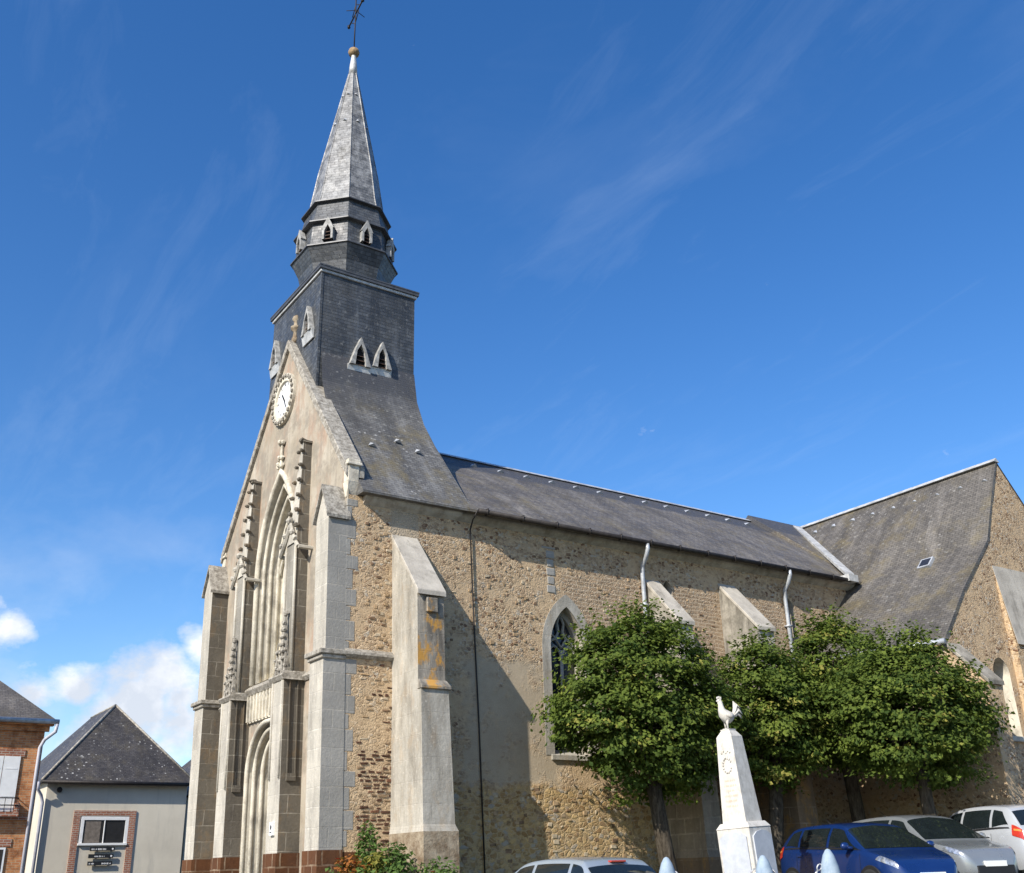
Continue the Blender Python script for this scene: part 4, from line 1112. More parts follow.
# its buttresses
def raking(x0, x1, top, yo, zo, z0, mat, capmat):
    m = MB(); m.prism([(x0, YQ + .02, z0), (x0, yo, z0), (x0, yo, zo), (x0, YQ + .02, top)], (x1 - x0, 0, 0)); b = m.build('buttress', mat, church)
    m = MB(); q = [(x0 - .03, YQ + .02, top), (x1 + .03, YQ + .02, top), (x1 + .03, yo - .06, zo - .07), (x0 - .03, yo - .06, zo - .07)]
    m.hexa(q, [(a, b_, c_ + .11) for a, b_, c_ in q]); m.build('sloping_cap', capmat, b, bevel=.01)
    return b
raking(14.37, 14.98, 6.58, -4.62, 5.55, ZG, 'transept_rubble', 'old_render')
raking(17.25, 18.9, 9.1, -3.90, 6.9, ZG, 'transept_rubble', 'cement_render')
m = MB(); m.smooth = True; m.tube([(15.02, YQ - .1, 6.3), (15.04, YQ - .1, 1.0)], .05, 8); m.build('downpipe', 'zinc', church)
m = MB(); m.smooth = True
m.tube([(14.22, -3.80, 6.66), (13.95, -2.5, 6.66), (13.2, .0, 6.66)], .075, 8); m.build('gutter', 'zinc', church)

# white notice on the south portal buttress
m = MB(); m.box(-.845, -.79, 2.18, 2.36, 2.40, 2.66)
nb = m.build('notice', 'sign_white', None, bevel=.004); tag(nb, 'small white notice fixed low on the pale buttress beside the church door', 'notice')
m = MB()
m.poly([(-.849, 2.27 + .04 * math.cos(a), 2.56 + .05 * math.sin(a)) for a in [i * math.pi / 5 for i in range(10)]]); m.box(-.850, -.848, 2.22, 2.32, 2.45, 2.47)
o = m.build('printing', 'clock_mark', nb, fix=False)

# ---------------------------------------------------------------- houses
def hip_roof(m, x0, x1, y0, y1, ez, rise, w_hip=True, e_hip=True):
    ov = .3; x0 -= ov; x1 += ov; y0 -= ov; y1 += ov
    if (x1 - x0) > (y1 - y0):
        h = (y1 - y0) / 2; ym = (y0 + y1) / 2; a = (x0 + h, ym, ez + rise); b = (x1 - h, ym, ez + rise)
        m.quad((x0, y0, ez), (x1, y0, ez), b, a); m.quad((x1, y1, ez), (x0, y1, ez), a, b); m.poly([(x0, y1, ez), (x0, y0, ez), a]); m.poly([(x1, y0, ez), (x1, y1, ez), b])
    else:
        h = (x1 - x0) / 2; xm = (x0 + x1) / 2; a = (xm, y0 + h * .85, ez + rise); b = (xm, y1 - h * .85, ez + rise)
        m.poly([(x0, y0, ez), (x1, y0, ez), a]); m.quad((x1, y0, ez), (x1, y1, ez), b, a); m.poly([(x1, y1, ez), (x0, y1, ez), b]); m.quad((x0, y1, ez), (x0, y0, ez), a, b)
    m.quad((x0, y0, ez), (x1, y0, ez), (x1, y1, ez), (x0, y1, ez))
    return a, b, (x0, x1, y0, y1)
# grey rendered house
GY = 29.36
gh = empty('house', (2.9, GY, .2), 'grey rendered house with dark hipped slate roof and brick framed window', 'house')
m = MB(); m.box(-.06, 5.82, GY, GY + 9.5, -.6, 5.59); m.build('wall', 'grey_render', gh)
m = MB(); a, b, ext = hip_roof(m, -.06, 5.82, GY, GY + 9.5, 5.59, 3.62); gr = m.build('roof', 'house_slate', gh, fix=False)
m = MB(); m.smooth = True
m.tube([(ext[0], ext[2], 5.62), a], .06, 6); m.tube([(ext[1], ext[2], 5.62), a], .05, 6); m.tube([a, b], .05, 6)
m.build('hip_tiles', 'lichened_stone', gr)
m = MB(); m.smooth = True; m.tube([(ext[0], ext[2] - .05, 5.54), (ext[1], ext[2] - .05, 5.54)], .075, 8); m.build('gutter', 'dark_iron', gh)
m = MB()
m.box(1.14, 1.41, GY - .05, GY + .02, .2, 4.44); m.box(3.42, 3.69, GY - .05, GY + .02, .2, 4.44); m.box(1.41, 3.42, GY - .05, GY + .02, 4.23, 4.44)
m.build('brick_surround', 'dark_brick', gh)
m = MB()
for q in ((1.46, 1.59, 3.15, 4.20), (3.28, 3.42, 3.15, 4.20)): m.box(q[0], q[1], GY - .045, GY + .02, q[2], q[3])
m.box(1.59, 3.28, GY - .045, GY + .02, 4.06, 4.20); m.box(1.42, 3.42, GY - .10, GY + .02, 3.06, 3.15); m.box(2.41, 2.45, GY - .04, GY + .02, 3.15, 4.06)
wf = m.build('window', 'white_paint', gh, bevel=.006)
m = MB(); m.quad((1.59, GY - .008, 3.15), (3.28, GY - .008, 3.15), (3.28, GY - .008, 4.06), (1.59, GY - .008, 4.06)); m.build('pane', 'window_glass', wf, fix=False)
m = MB(); m.quad((1.64, GY - .013, 3.17), (2.28, GY - .013, 3.17), (2.28, GY - .013, 4.04), (1.64, GY - .013, 4.04)); plain('curtain', (.16, .135, .11), .8, var=.3, scale=8); m.build('curtain', 'curtain', wf, fix=False)
m = MB(); m.blob((.43, GY - .06, 5.25), .12, 8, jit=.03); m.build('bracket', 'dark_iron', gh)
for k, (x0, x1, z) in enumerate(((1.93, 2.94, 2.92), (1.90, 2.91, 2.64), (1.90, 2.89, 2.36))):
    m = MB(); m.box(x0, x1, GY - .13, GY - .09, z - .078, z + .078); m.box(x0 + .2, x0 + .24, GY - .09, GY + .0, z - .02, z + .02); m.box(x1 - .24, x1 - .2, GY - .09, GY + .0, z - .02, z + .02)
    plate_tag = ('topmost black direction sign on the grey house wall, just under the window sill', 'middle one of three black direction signs on the grey house wall', 'lowest black direction sign on the grey house wall, without a white symbol')[k]
    m.mi = 1; rg = random.Random(k)
    x = x0 + (.06 if k < 2 else .05); lim = x0 + .64 if k < 2 else x1 - .06
    if k == 1: x = x0 + .24
    while x < lim:
        w = rg.uniform(.013, .03); h = rg.choice((.024, .024, .034)); zz = z - .01
        if k == 2 and x0 + .24 < x < x0 + .56: x += .1; continue
        m.quad((x, GY - .133, zz - h), (x + w, GY - .133, zz - h), (x + w, GY - .133, zz + h), (x, GY - .133, zz + h)); x += w + rg.choice((.013, .013, .044))
    if k < 2:
        m.poly([(x1 - .09 + .038 * math.cos(t), GY - .133, z + .038 * math.sin(t)) for t in [i * math.pi / 6 for i in range(12)]])
    o = m.build('direction_sign', ['sign_black', 'sign_white'], None)
    tag(o, plate_tag, 'sign', 'black direction signs under the window of the grey house')
m = MB(); m.smooth = True
m.tube([(-.50, GY - .40, 5.52), (-.47, GY - .3, 5.24), (-.28, GY - .12, 5.02), (-.18, GY - .08, 4.74), (-.18, GY - .08, -.3)], .065, 8); m.build('downpipe', 'purple_pipe', gh)

# red brick house
RY = 19.2
rh = empty('house', (-7, RY, .1), 'orange brick house with white shutters at the edge of the square', 'house')
m = MB(); m.box(-14, -2.32, RY, RY + 5.0, -.5, 6.62); m.build('wall', 'orange_brick', rh)
m = MB(); a, b, ext = hip_roof(m, -14, -2.32, RY, RY + 5.0, 6.66, 2.4); m.build('roof', 'red_house_slate', rh, fix=False)
m = MB(); m.box(-14.3, -2.1, RY - .28, RY + .02, 6.50, 6.62); m.box(-14.2, -2.2, RY - .10, RY + .02, 6.32, 6.50); m.build('cornice', 'orange_brick', rh)
m = MB(); m.smooth = True; m.tube([(-14.3, RY - .36, 6.62), (-1.98, RY - .36, 6.62)], .08, 8); m.build('gutter', 'zinc', rh)
m = MB(); m.smooth = True; m.tube([(-2.03, RY - .36, 6.55), (-2.05, RY - .33, 6.3), (-2.32, RY - .14, 6.05), (-2.42, RY - .08, 5.8), (-2.42, RY - .08, .0)], .06, 8); m.build('downpipe', 'purple_pipe', rh)
m = MB(); m.box(-14, -2.36, RY - .05, RY + .02, 3.55, 3.66); m.build('string_course', 'dark_brick', rh)
for wx in (-3.45, -6.6, -9.8, -13.0):
    m = MB()
    m.box(wx - .5, wx - .01, RY - .045, RY - .005, 3.80, 5.50); m.box(wx + .01, wx + .5, RY - .045, RY - .005, 3.80, 5.50)
    for s_ in (-.5, .02):
        for z in (4.25, 5.1): m.box(wx + s_ + .06, wx + s_ + .42, RY - .052, RY - .044, z, z + .03)
    o = m.build('shutter', 'white_paint', rh)
    m = MB(); m.box(wx - .62, wx + .62, RY - .03, RY + .01, 5.50, 5.72); m.build('lintel', 'dark_brick', o)
    m = MB(); m.smooth = True
    for z in (3.98, 4.20): m.tube([(wx - .6, RY - .22, z), (wx + .6, RY - .22, z), (wx + .6, RY - .0, z)], .018, 6)
    for k in range(7): m.tube([(wx - .6 + .2 * k, RY - .22, 3.7), (wx - .6 + .2 * k, RY - .22, 4.2)], .01, 5)
    m.build('railing', 'dark_iron', o)
    m = MB(); m.box(wx - .64, wx + .64, RY - .28, RY + .01, 3.64, 3.76); m.box(wx + .52, wx + .66, RY - .2, RY + .01, 3.76, 4.05); m.build('sill', 'dark_brick', o)
    m = MB(); m.box(wx - .46, wx + .46, RY - .04, RY + .01, 1.1, 2.72); o = m.build('window', 'white_paint', rh)
    m = MB()
    for s_ in (-.40, .04):
        for z in (1.2, 2.0): m.quad((wx + s_, RY - .044, z), (wx + s_ + .36, RY - .044, z), (wx + s_ + .36, RY - .044, z + .66), (wx + s_, RY - .044, z + .66))
    m.build('pane', 'window_glass', o, fix=False)
    m = MB(); m.box(wx - .6, wx + .6, RY - .03, RY + .01, 2.75, 2.98); m.build('lintel', 'dark_brick', o)
# house further back
h3 = empty('house', (10, 36, 1.0), 'distant house whose slate roof just shows between grey house and church', 'house')
m = MB(); m.box(7.2, 15.0, 33.5, 42, .0, 5.3); m.build('wall', 'grey_render', h3)
m = MB(); hip_roof(m, 7.2, 15.0, 33.5, 42, 5.4, 4.2); m.build('roof', 'house_slate', h3, fix=False)

# ---------------------------------------------------------------- war memorial
mon = empty('war_memorial', (5.11, -5.24, ground(5.11, -5.24)), 'white stone obelisk memorial with wreath and bluish plaques before the trees', 'memorial')
gz = 0
def L(): m = MB(); m.local = True; return m
def sq(h, z): return [(-h, -h, z), (h, -h, z), (h, h, z), (-h, h, z)]
K = .9; Zm = (2.28 - ground(5.11, -5.24)) / K
m = L(); m.box(-.75, .75, -.75, .75, -.1, .16); m.box(-.58, .58, -.58, .58, .16, .32); m.build('steps', 'white_stone', mon, bevel=.012)
m = L(); m.hexa(sq(.385, .32), sq(.38, Zm - .08)); m.hexa(sq(.395, Zm - .08), sq(.32, Zm + .03)); ped = m.build('pedestal', 'white_stone', mon, bevel=.012)
for k in range(4):
    m = L(); M4 = Matrix.Rotation(k * math.pi / 2, 3, 'Z')
    pts = [(-.31, .44), (.31, .44), (.31, Zm - .24), (.18, Zm - .16), (0, Zm - .13), (-.18, Zm - .16), (-.31, Zm - .24)]
    m.prism([M4 @ Vector((x, -.385, z)) for x, z in pts], M4 @ Vector((0, -.03, 0))); m.build('plaque', 'plaque_stone', ped)
m = L(); m.hexa(sq(.275, Zm + .03), sq(.185, (3.78 - ground(5.11, -5.24)) / K))
Zs = (3.78 - ground(5.11, -5.24)) / K; m.hexa(sq(.185, Zs), sq(.10, Zs + .13)); m.box(-.11, .11, -.11, .11, Zs + .128, Zs + .15)
def onW(y, z):    # a point on the west face of the shaft
    t = (z - Zm - .03) / (Zs - Zm - .03); return Vector((-(.275 - .09 * t) - .004, y, z))
m.mi = 1
for k in range(13):
    a = math.pi * (1.15 + 1.7 * k / 12); m.blob(onW(.10 * math.cos(a), Zm + 1.12 + .14 * math.sin(a)), .028, 5)
for k in range(5): m.blob(onW(-.10 + .05 * k, Zm + 1.36 + .03 * (k % 2)), .024, 5)
m.mi = 2; rg = random.Random(3)
for row in range(6):
    z = Zm + .80 - row * .095; half = (.13, .15, .09, .15, .12, .14)[row]; y = -half
    while y < half:
        w = rg.uniform(.012, .022); p0, p1 = onW(y, z), onW(y + w, z + .035); m.quad(p0, Vector((p0.x, y + w, z)), p1, Vector((p1.x, y, z + .035))); y += w + rg.choice((.012, .012, .03))
sh = m.build('obelisk', ['white_stone', 'white_stone', 'carved_stroke'], mon)
mon.scale = (K, K, K); mon.rotation_euler = (R(-2.0), R(-2.6), R(10))
# rooster
def rooster():
    m = MB(); m.smooth = True
    # body as one lofted skin along a spine: tail root - body - neck - head (faces +x)
    sp = [(-.17, .27, .02), (-.13, .25, .075), (-.06, .225, .115), (.02, .235, .125), (.08, .29, .105), (.105, .36, .075), (.11, .43, .056), (.115, .48, .050), (.135, .52, .046), (.17, .515, .024), (.205, .505, .005)]
    m.tube([(x, 0, z) for x, z, r in sp], [r for *_, r in sp], 10)
    for s in (-1, 1):
        m.tube([(.02, s * .05, .17), (.025, s * .055, .09), (.02, s * .055, .01)], [.05, .022, .018], 7)
        for k in (-.5, 0, .5): m.tube([(.02, s * .055, .012), (.02 + .07 * math.cos(k), s * .055 + .07 * math.sin(k), .008)], [.014, .006], 5)
        m.tube([(.06, s * .10, .26), (-.04, s * .115, .23), (-.13, s * .08, .22)], [.03, .05, .012], 7)
        m.blob((.145, s * .043, .53), .012, jit=0)
    for k in range(5): m.blob((.09 + .022 * k, 0, .565 + .012 * (1 - abs(k - 2) / 2)), .020, 5, (.8, .45, 1.3), 0)
    m.blob((.165, 0, .475), .022, 6, (.7, .5, 1.3), 0)
    for k in range(8):                      # sickle feathers of the tail
        t = k / 7; y = .022 * (k % 3 - 1)
        top = .30 + .22 * (1 - t); back = -.20 - .08 * math.sin(t * 2.2)
        m.tube([(-.15, y, .25), (-.20 - .02 * t, y, .25 + .13 * (1 - t)), (back, y, top - .02), (back - .08, y, top - .10 + .03 * (1 - t))], [.02, .028, .024, .008], 6)
    m.local = True
    return m
rb = L(); rb.smooth = False; rb.box(-.14, .14, -.10, .10, 0, .03)
ro = rooster().build('rooster_statue', 'white_stone', None, fix=False)
tag(ro, 'white stone rooster with curled tail standing on top of the memorial obelisk', 'statue')
me = ro.data
bm = bmesh.new(); bm.from_mesh(me); bmesh.ops.recalc_face_normals(bm, faces=bm.faces); bm.to_mesh(me); bm.free()
bpy.context.view_layer.update()
mw = mon.matrix_basis.copy()
ro.location = mw @ Vector((0, 0, Zs + .150)); ro.rotation_euler = (0, 0, R(180 - 22)); ro.scale = (.86, .92, 1.0)

# ---------------------------------------------------------------- bollards and chains
BP = [(1.53, -7.02, 1.74), (2.68, -7.81, 1.73), (3.45, -8.36, 1.79), (.35, -6.2, 1.6)]
BP = BP[:3]
lab = ('pale blue pointed bollard beside the rear of the silver car', 'pale blue pointed bollard in front of the memorial pedestal', 'pale blue pointed bollard in front of the blue car')
bol = []
for k, (x, y, zt) in enumerate(BP):
    g_ = ground(x, y); h = zt - g_
    o = empty('bollard', (x, y, g_), lab[k], 'bollard', 'pale blue bollards linked by chains')
    m = L(); m.smooth = True
    m.lathe([(.20, -.05), (.20, .06), (.17, .08), (.165, h * .45), (.155, h * .68), (.125, h * .84), (.08, h * .94), (.035, h * .99), (.005, h)], (0, 0, 0), 16); m.build('shell', 'bollard_paint', o)
    m = L(); m.smooth = True
    m.lathe([(.172, h * .40), (.185, h * .41), (.185, h * .44), (.172, h * .45)], (0, 0, 0), 16); m.build('band', 'bollard_paint', o)
    bol.append((x, y, g_ + h * .86))
def chain(A, B, sag, label):
    A, B = Vector(A), Vector(B); d = B - A; dh = Vector((d.x, d.y, 0)).normalized(); A = A + dh * .12; B = B - dh * .12
    n = max(6, int((B - A).length * 1.12 / .062)); m = MB(); m.smooth = True
    for i in range(n):
        t = (i + .5) / n; p = A.lerp(B, t) - Vector((0, 0, sag * 4 * t * (1 - t)))
        t2 = t + .01; q = A.lerp(B, t2) - Vector((0, 0, sag * 4 * t2 * (1 - t2))); a = (q - p).normalized()
        b = Vector((0, 0, 1)).cross(a).normalized(); c = a.cross(b)
        if i % 2: b = c
        m.tube([p + a * .048 * math.cos(w) + b * .030 * math.sin(w) for w in [k * math.pi / 5 for k in range(10)]], .011, 5, closed=True)
    o = m.build('chain', 'chain_metal', None, origin=tuple(A)); tag(o, label, 'chain', 'sagging chains between the bollards')
chain(bol[0], bol[1], .30, 'grey steel chain hanging between the silver car bollard and the memorial bollard')
chain(bol[1], bol[2], .26, 'grey steel chain hanging between the memorial bollard and the blue car bollard')

# ---------------------------------------------------------------- cars
def catmull(P, n_per):
    out = []
    for i in range(len(P) - 1):
        p0 = P[max(i - 1, 0)]; p1 = P[i]; p2 = P[i + 1]; p3 = P[min(i + 2, len(P) - 1)]
        for k in range(n_per):
            t = k / n_per
            out.append(tuple(.5 * (2 * b + (c - a) * t + (2 * a - 5 * b + 4 * c - d) * t * t + (3 * b - a - 3 * c + d) * t ** 3) for a, b, c, d in zip(p0, p1, p2, p3)))
    out.append(tuple(P[-1])); return out
def lerp_prof(prof, x):
    for (a, za), (b, zb) in zip(prof, prof[1:]):
        if a <= x <= b: return za + (zb - za) * (x - a) / (b - a)
    return prof[0][1] if x < prof[0][0] else prof[-1][1]
def smooth_prof(prof): return catmull(prof, 6)
def make_car(name, label, paint_mat, pos, heading, Lh=1.98, H=1.46, wheel_style=5, rack=False):
    """hatchback, nose towards local +x"""
    o = empty(name, pos, label, 'car', 'cars parked beside the church', heading)
    k = H / 1.46
    hood = smooth_prof([(-Lh, .50), (-Lh + .03, .80), (-Lh + .12, .97), (-1.2, 1.0), (0, .965), (.9, .94), (1.15, .91), (Lh - .25, .76), (Lh - .06, .62), (Lh, .45)])   # belt / bonnet line
    roof = smooth_prof([(-Lh, .52), (-Lh + .04, .84), (-Lh + .14, 1.02), (-Lh + .46, 1.34 * k), (-1.1, 1.43 * k), (-.3, 1.46 * k), (.3, 1.415 * k), (.62, 1.26 * k), (1.12, .955), (1.3, .895), (Lh - .25, .775), (Lh - .06, .63), (Lh, .46)])
    plan = smooth_prof([(-Lh, .56), (-Lh + .05, .72), (-Lh + .25, .81), (-1.2, .86), (0, .865), (1.0, .86), (Lh - .45, .80), (Lh - .15, .68), (Lh - .04, .56), (Lh, .45)])
    def S(x, v):
        """v 0..1 from the sill up over to the centre line of the roof"""
        w = lerp_prof(plan, x); zb = min(lerp_prof(hood, x), lerp_prof(roof, x) - .004); zr = lerp_prof(roof, x)
        z0 = .22 if abs(x) < Lh - .25 else .22 + .10 * (abs(x) - Lh + .25) / .25
        cab = max(0.0, zr - zb)
        wr = w * (1 - .06) - cab * .42
        wr = max(wr, .3)
        P = [(w * .93, z0), (w * .985, z0 + (zb - z0) * .22), (w, z0 + (zb - z0) * .55), (w * .985, z0 + (zb - z0) * .86), (w * .945, zb), (w * .935 - cab * .16, zb + cab * .5), (wr, zb + cab * .90), (wr * .86, zb + cab * .975 + .004), (wr * .45, zr + .012), (0, zr + .018)]
        t = v * (len(P) - 1); i = min(int(t), len(P) - 2); f = t - i
        a = P[max(i - 1, 0)]; b = P[i]; c = P[i + 1]; d = P[min(i + 2, len(P) - 1)]
        y, z = (.5 * (2 * q1 + (q2 - q0) * f + (2 * q0 - 5 * q1 + 4 * q2 - q3) * f * f + (3 * q1 - q0 - 3 * q2 + q3) * f ** 3) for q0, q1, q2, q3 in zip(a, b, c, d))
        return Vector((x, y, z))
    def Sn(x, v, off):
        e = .004; p = S(x, v); tx = S(min(x + e, Lh), v) - S(max(x - e, -Lh), v); tv = S(x, min(1, v + e)) - S(x, max(0, v - e)); n = tx.cross(tv)
        if n.length < 1e-9: n = Vector((0, 1, 0))
        n.normalize()
        if n.y < -.2 or (abs(n.y) < .2 and n.z < 0 and v > .4): n = -n
        return p + n * off
    xs = [-Lh, -Lh + .01, -Lh + .03] + [-Lh + .05 + (2 * Lh - .1) * i / 66 for i in range(67)] + [Lh - .03, Lh - .01, Lh]; nv = 36
    m = L(); m.smooth = True
    for s in (1, -1):
        vs = [];
        for x in xs:
            for j in range(nv + 1): p = S(x, j / nv); vs.append((p.x, p.y * s, p.z))
        fs = [(i * (nv + 1) + j, (i + 1) * (nv + 1) + j, (i + 1) * (nv + 1) + j + 1, i * (nv + 1) + j + 1) for i in range(len(xs) - 1) for j in range(nv)]
        m.add(vs, [f if s > 0 else f[::-1] for f in fs])
    m.smooth = False
    for x in (-Lh, Lh): m.poly([(x, S(x, j / nv).y, S(x, j / nv).z) for j in range(0, nv + 1, 2)] + [(x, -S(x, j / nv).y, S(x, j / nv).z) for j in range(nv, -1, -2)])
    body = m.build('body', paint_mat, o)
    def patch(nm, mat, corners, off, both=True, nx=10, nv_=8, parent=None, centre=False):
        """a piece lying on the skin; corners (x, v): rear-low, front-low, front-high, rear-high"""
        for s in ((1, -1) if both else (1,)):
            m = L(); m.smooth = True; vs = []
            for i in range(nx + 1):
                for j in range(nv_ + 1):
                    a, b = i / nx, j / nv_
                    x = (corners[0][0] * (1 - a) + corners[1][0] * a) * (1 - b) + (corners[3][0] * (1 - a) + corners[2][0] * a) * b
                    v = (corners[0][1] * (1 - a) + corners[1][1] * a) * (1 - b) + (corners[3][1] * (1 - a) + corners[2][1] * a) * b
                    p = Sn(x, v, off); vs.append((p.x, p.y * s, p.z))
            fs = [(i * (nv_ + 1) + j, (i + 1) * (nv_ + 1) + j, (i + 1) * (nv_ + 1) + j + 1, i * (nv_ + 1) + j + 1) for i in range(nx) for j in range(nv_)]
            m.add(vs, fs)
            if centre:
                m.add([(x, -y, z) for x, y, z in vs], [f[::-1] for f in fs])
            m.build(nm, mat, parent or o)
    V = lambda i: i / 9
    # side glass: three lights with pillars between
    patch('side_window', 'car_glass', [(.02, V(4.25)), (.98, V(4.25)), (.42, V(5.75)), (.04, V(5.75))], .006)
    patch('side_window', 'car_glass', [(-.95, V(4.25)), (-.06, V(4.25)), (-.04, V(5.75)), (-.92, V(5.75))], .006)
    patch('side_window', 'car_glass', [(-1.50, V(4.5)), (-1.03, V(4.25)), (-1.0, V(5.75)), (-1.28, V(5.6))], .006)
    patch('windscreen', 'car_glass', [(1.11, V(6.2)), (.50, V(6.15)), (.42, V(9)), (1.13, V(9))], .007, both=False, centre=True)
    patch('rear_window', 'car_glass', [(-Lh + .17, V(6.5)), (-Lh + .42, V(6.35)), (-Lh + .44, V(9)), (-Lh + .16, V(9))], .007, both=False, centre=True)
    patch('trim_strip', 'black_plastic', [(-1.55, V(4.05)), (1.05, V(4.05)), (1.0, V(4.22)), (-1.52, V(4.22))], .009)
    # lamps
    patch('headlight', 'clear_lamp', [(Lh - .50, V(3.1)), (Lh - .10, V(2.9)), (Lh - .16, V(5.5)), (Lh - .42, V(4.3))], .010)
    patch('tail_light', 'red_lamp', [(-Lh + .06, V(2.6)), (-Lh + .30, V(2.9)), (-Lh + .33, V(4.6)), (-Lh + .12, V(4.9))], .010)
    patch('amber_light', 'amber_lamp', [(-Lh + .10, V(3.5)), (-Lh + .26, V(3.6)), (-Lh + .27, V(4.0)), (-Lh + .12, V(4.0))], .014)
    m = L(); m.box(-Lh + .43, -Lh + .52, -.16, .16, 1.375 * k, 1.405 * k); m.build('brake_light', 'red_lamp', o, bevel=.008)
    m = L(); m.box(-Lh - .03, -Lh + .06, -.27, .27, .62, .73); m.build('number_plate', 'plate_white', o)
    m = L(); m.box(Lh - .05, Lh + .02, -.45, .45, .30, .46); m.build('grille', 'black_plastic', o, bevel=.01)
    m = L(); m.box(Lh - .03, Lh + .03, -.26, .26, .44, .54); m.build('number_plate', 'plate_white', o)
    m = L(); m.smooth = True; m.tube([(-.9, 0, 1.45 * k), (-1.12, 0, 1.60 * k)], [.008, .004], 5); m.build('aerial', 'black_plastic', o)
    for s in (1, -1):
        m = L(); m.smooth = True; m.blob((.78, s * .97, 1.02), .10, 8, (.62, 1.0, .72), 0); m.tube([(.82, s * .83, .98), (.79, s * .95, 1.0)], .03, 6); m.build('wing_mirror', paint_mat, o)
        for z, x in ((.86, .12), (.86, -.88)):
            m = L(); m.box(x - .10, x + .06, s * .862 - .02, s * .862 + .02, z, z + .03); m.build('door_handle', paint_mat, o, bevel=.006)
        m = L()
        for x in (1.02, -.03, -1.02):
            for j in range(8):
                v0, v1 = .12 + .031 * j, .12 + .031 * (j + 1); p, q = Sn(x, v0, .004), Sn(x, v1, .004)
                m.quad((p.x - .005, s * p.y, p.z), (p.x + .005, s * p.y, p.z), (q.x + .005, s * q.y, q.z), (q.x - .005, s * q.y, q.z))
        m.build('door_gap', 'black_plastic', o, fix=False)
    for x in (-1.24, 1.27):
        for s in (1, -1):
            m = L(); m.smooth = True
            c = (x, s * .80, .31)
            R3 = lambda r, a, y: (x + r * math.cos(a), s * y, .31 + r * math.sin(a)); n = 28
            pr = [(.19, .86), (.205, .875), (.27, .885), (.305, .87), (.315, .84), (.315, .68), (.2, .66)]
            vs = [R3(r, 2 * math.pi * j / n, y) for r, y in pr for j in range(n)]
            m.add(vs, [(i * n + j, i * n + (j + 1) % n, (i + 1) * n + (j + 1) % n, (i + 1) * n + j) for i in range(len(pr) - 1) for j in range(n)])
            w = m.build('wheel', 'tyre', o)
            m = L()
            m.poly([R3(.195, 2 * math.pi * j / 24, .835) for j in range(24)])
            for q in range(wheel_style):
                a = 2 * math.pi * q / wheel_style
                m.poly([R3(.045, a - .9, .875), R3(.19, a - .20, .868), R3(.19, a + .20, .868), R3(.045, a + .9, .875)])
            for j in range(24):
                a, b = 2 * math.pi * j / 24, 2 * math.pi * (j + 1) / 24; m.quad(R3(.205, a, .876), R3(.205, b, .876), R3(.18, b, .862), R3(.18, a, .862))
            m.mi = 1; m.poly([R3(.178, 2 * math.pi * j / 24, .845) for j in range(24)])
            m.build('rim', ['alloy', 'black_plastic'], w, fix=False)
            m = L(); m.smooth = True      # dark wheel arch lip
            m.tube([R3(.355, math.pi * (-.08 + 1.16 * j / 18), .845) for j in range(19)], .022, 6); m.build('wheel_arch', 'black_plastic', o)
            m = L(); m.poly([R3(.35, 2 * math.pi * j / 24, .868) for j in range(24)]); m.build('wheel_well', 'black_plastic', o, fix=False)
    return o
N_, S_ = R(90), R(-90)
make_car('parked_car', 'pale silver blue hatchback parked below the church window, seen from behind', 'silver_paint', (1.98, -4.0, .34), R(92), 1.76, 1.44)
make_car('parked_car', 'dark blue hatchback parked beside the war memorial', 'blue_paint', (8.5, -4.95, .86), R(-105), 1.9, 1.45)
make_car('parked_car', 'light grey hatchback parked between the blue car and the white one', 'grey_paint', (10.9, -4.5, 1.02), R(-104), 2.05, 1.47)
make_car('parked_car', 'whitish silver hatchback with red tail light facing the church', 'white_silver_paint', (13.05, -4.85, 1.15), R(71), 1.92, 1.50)

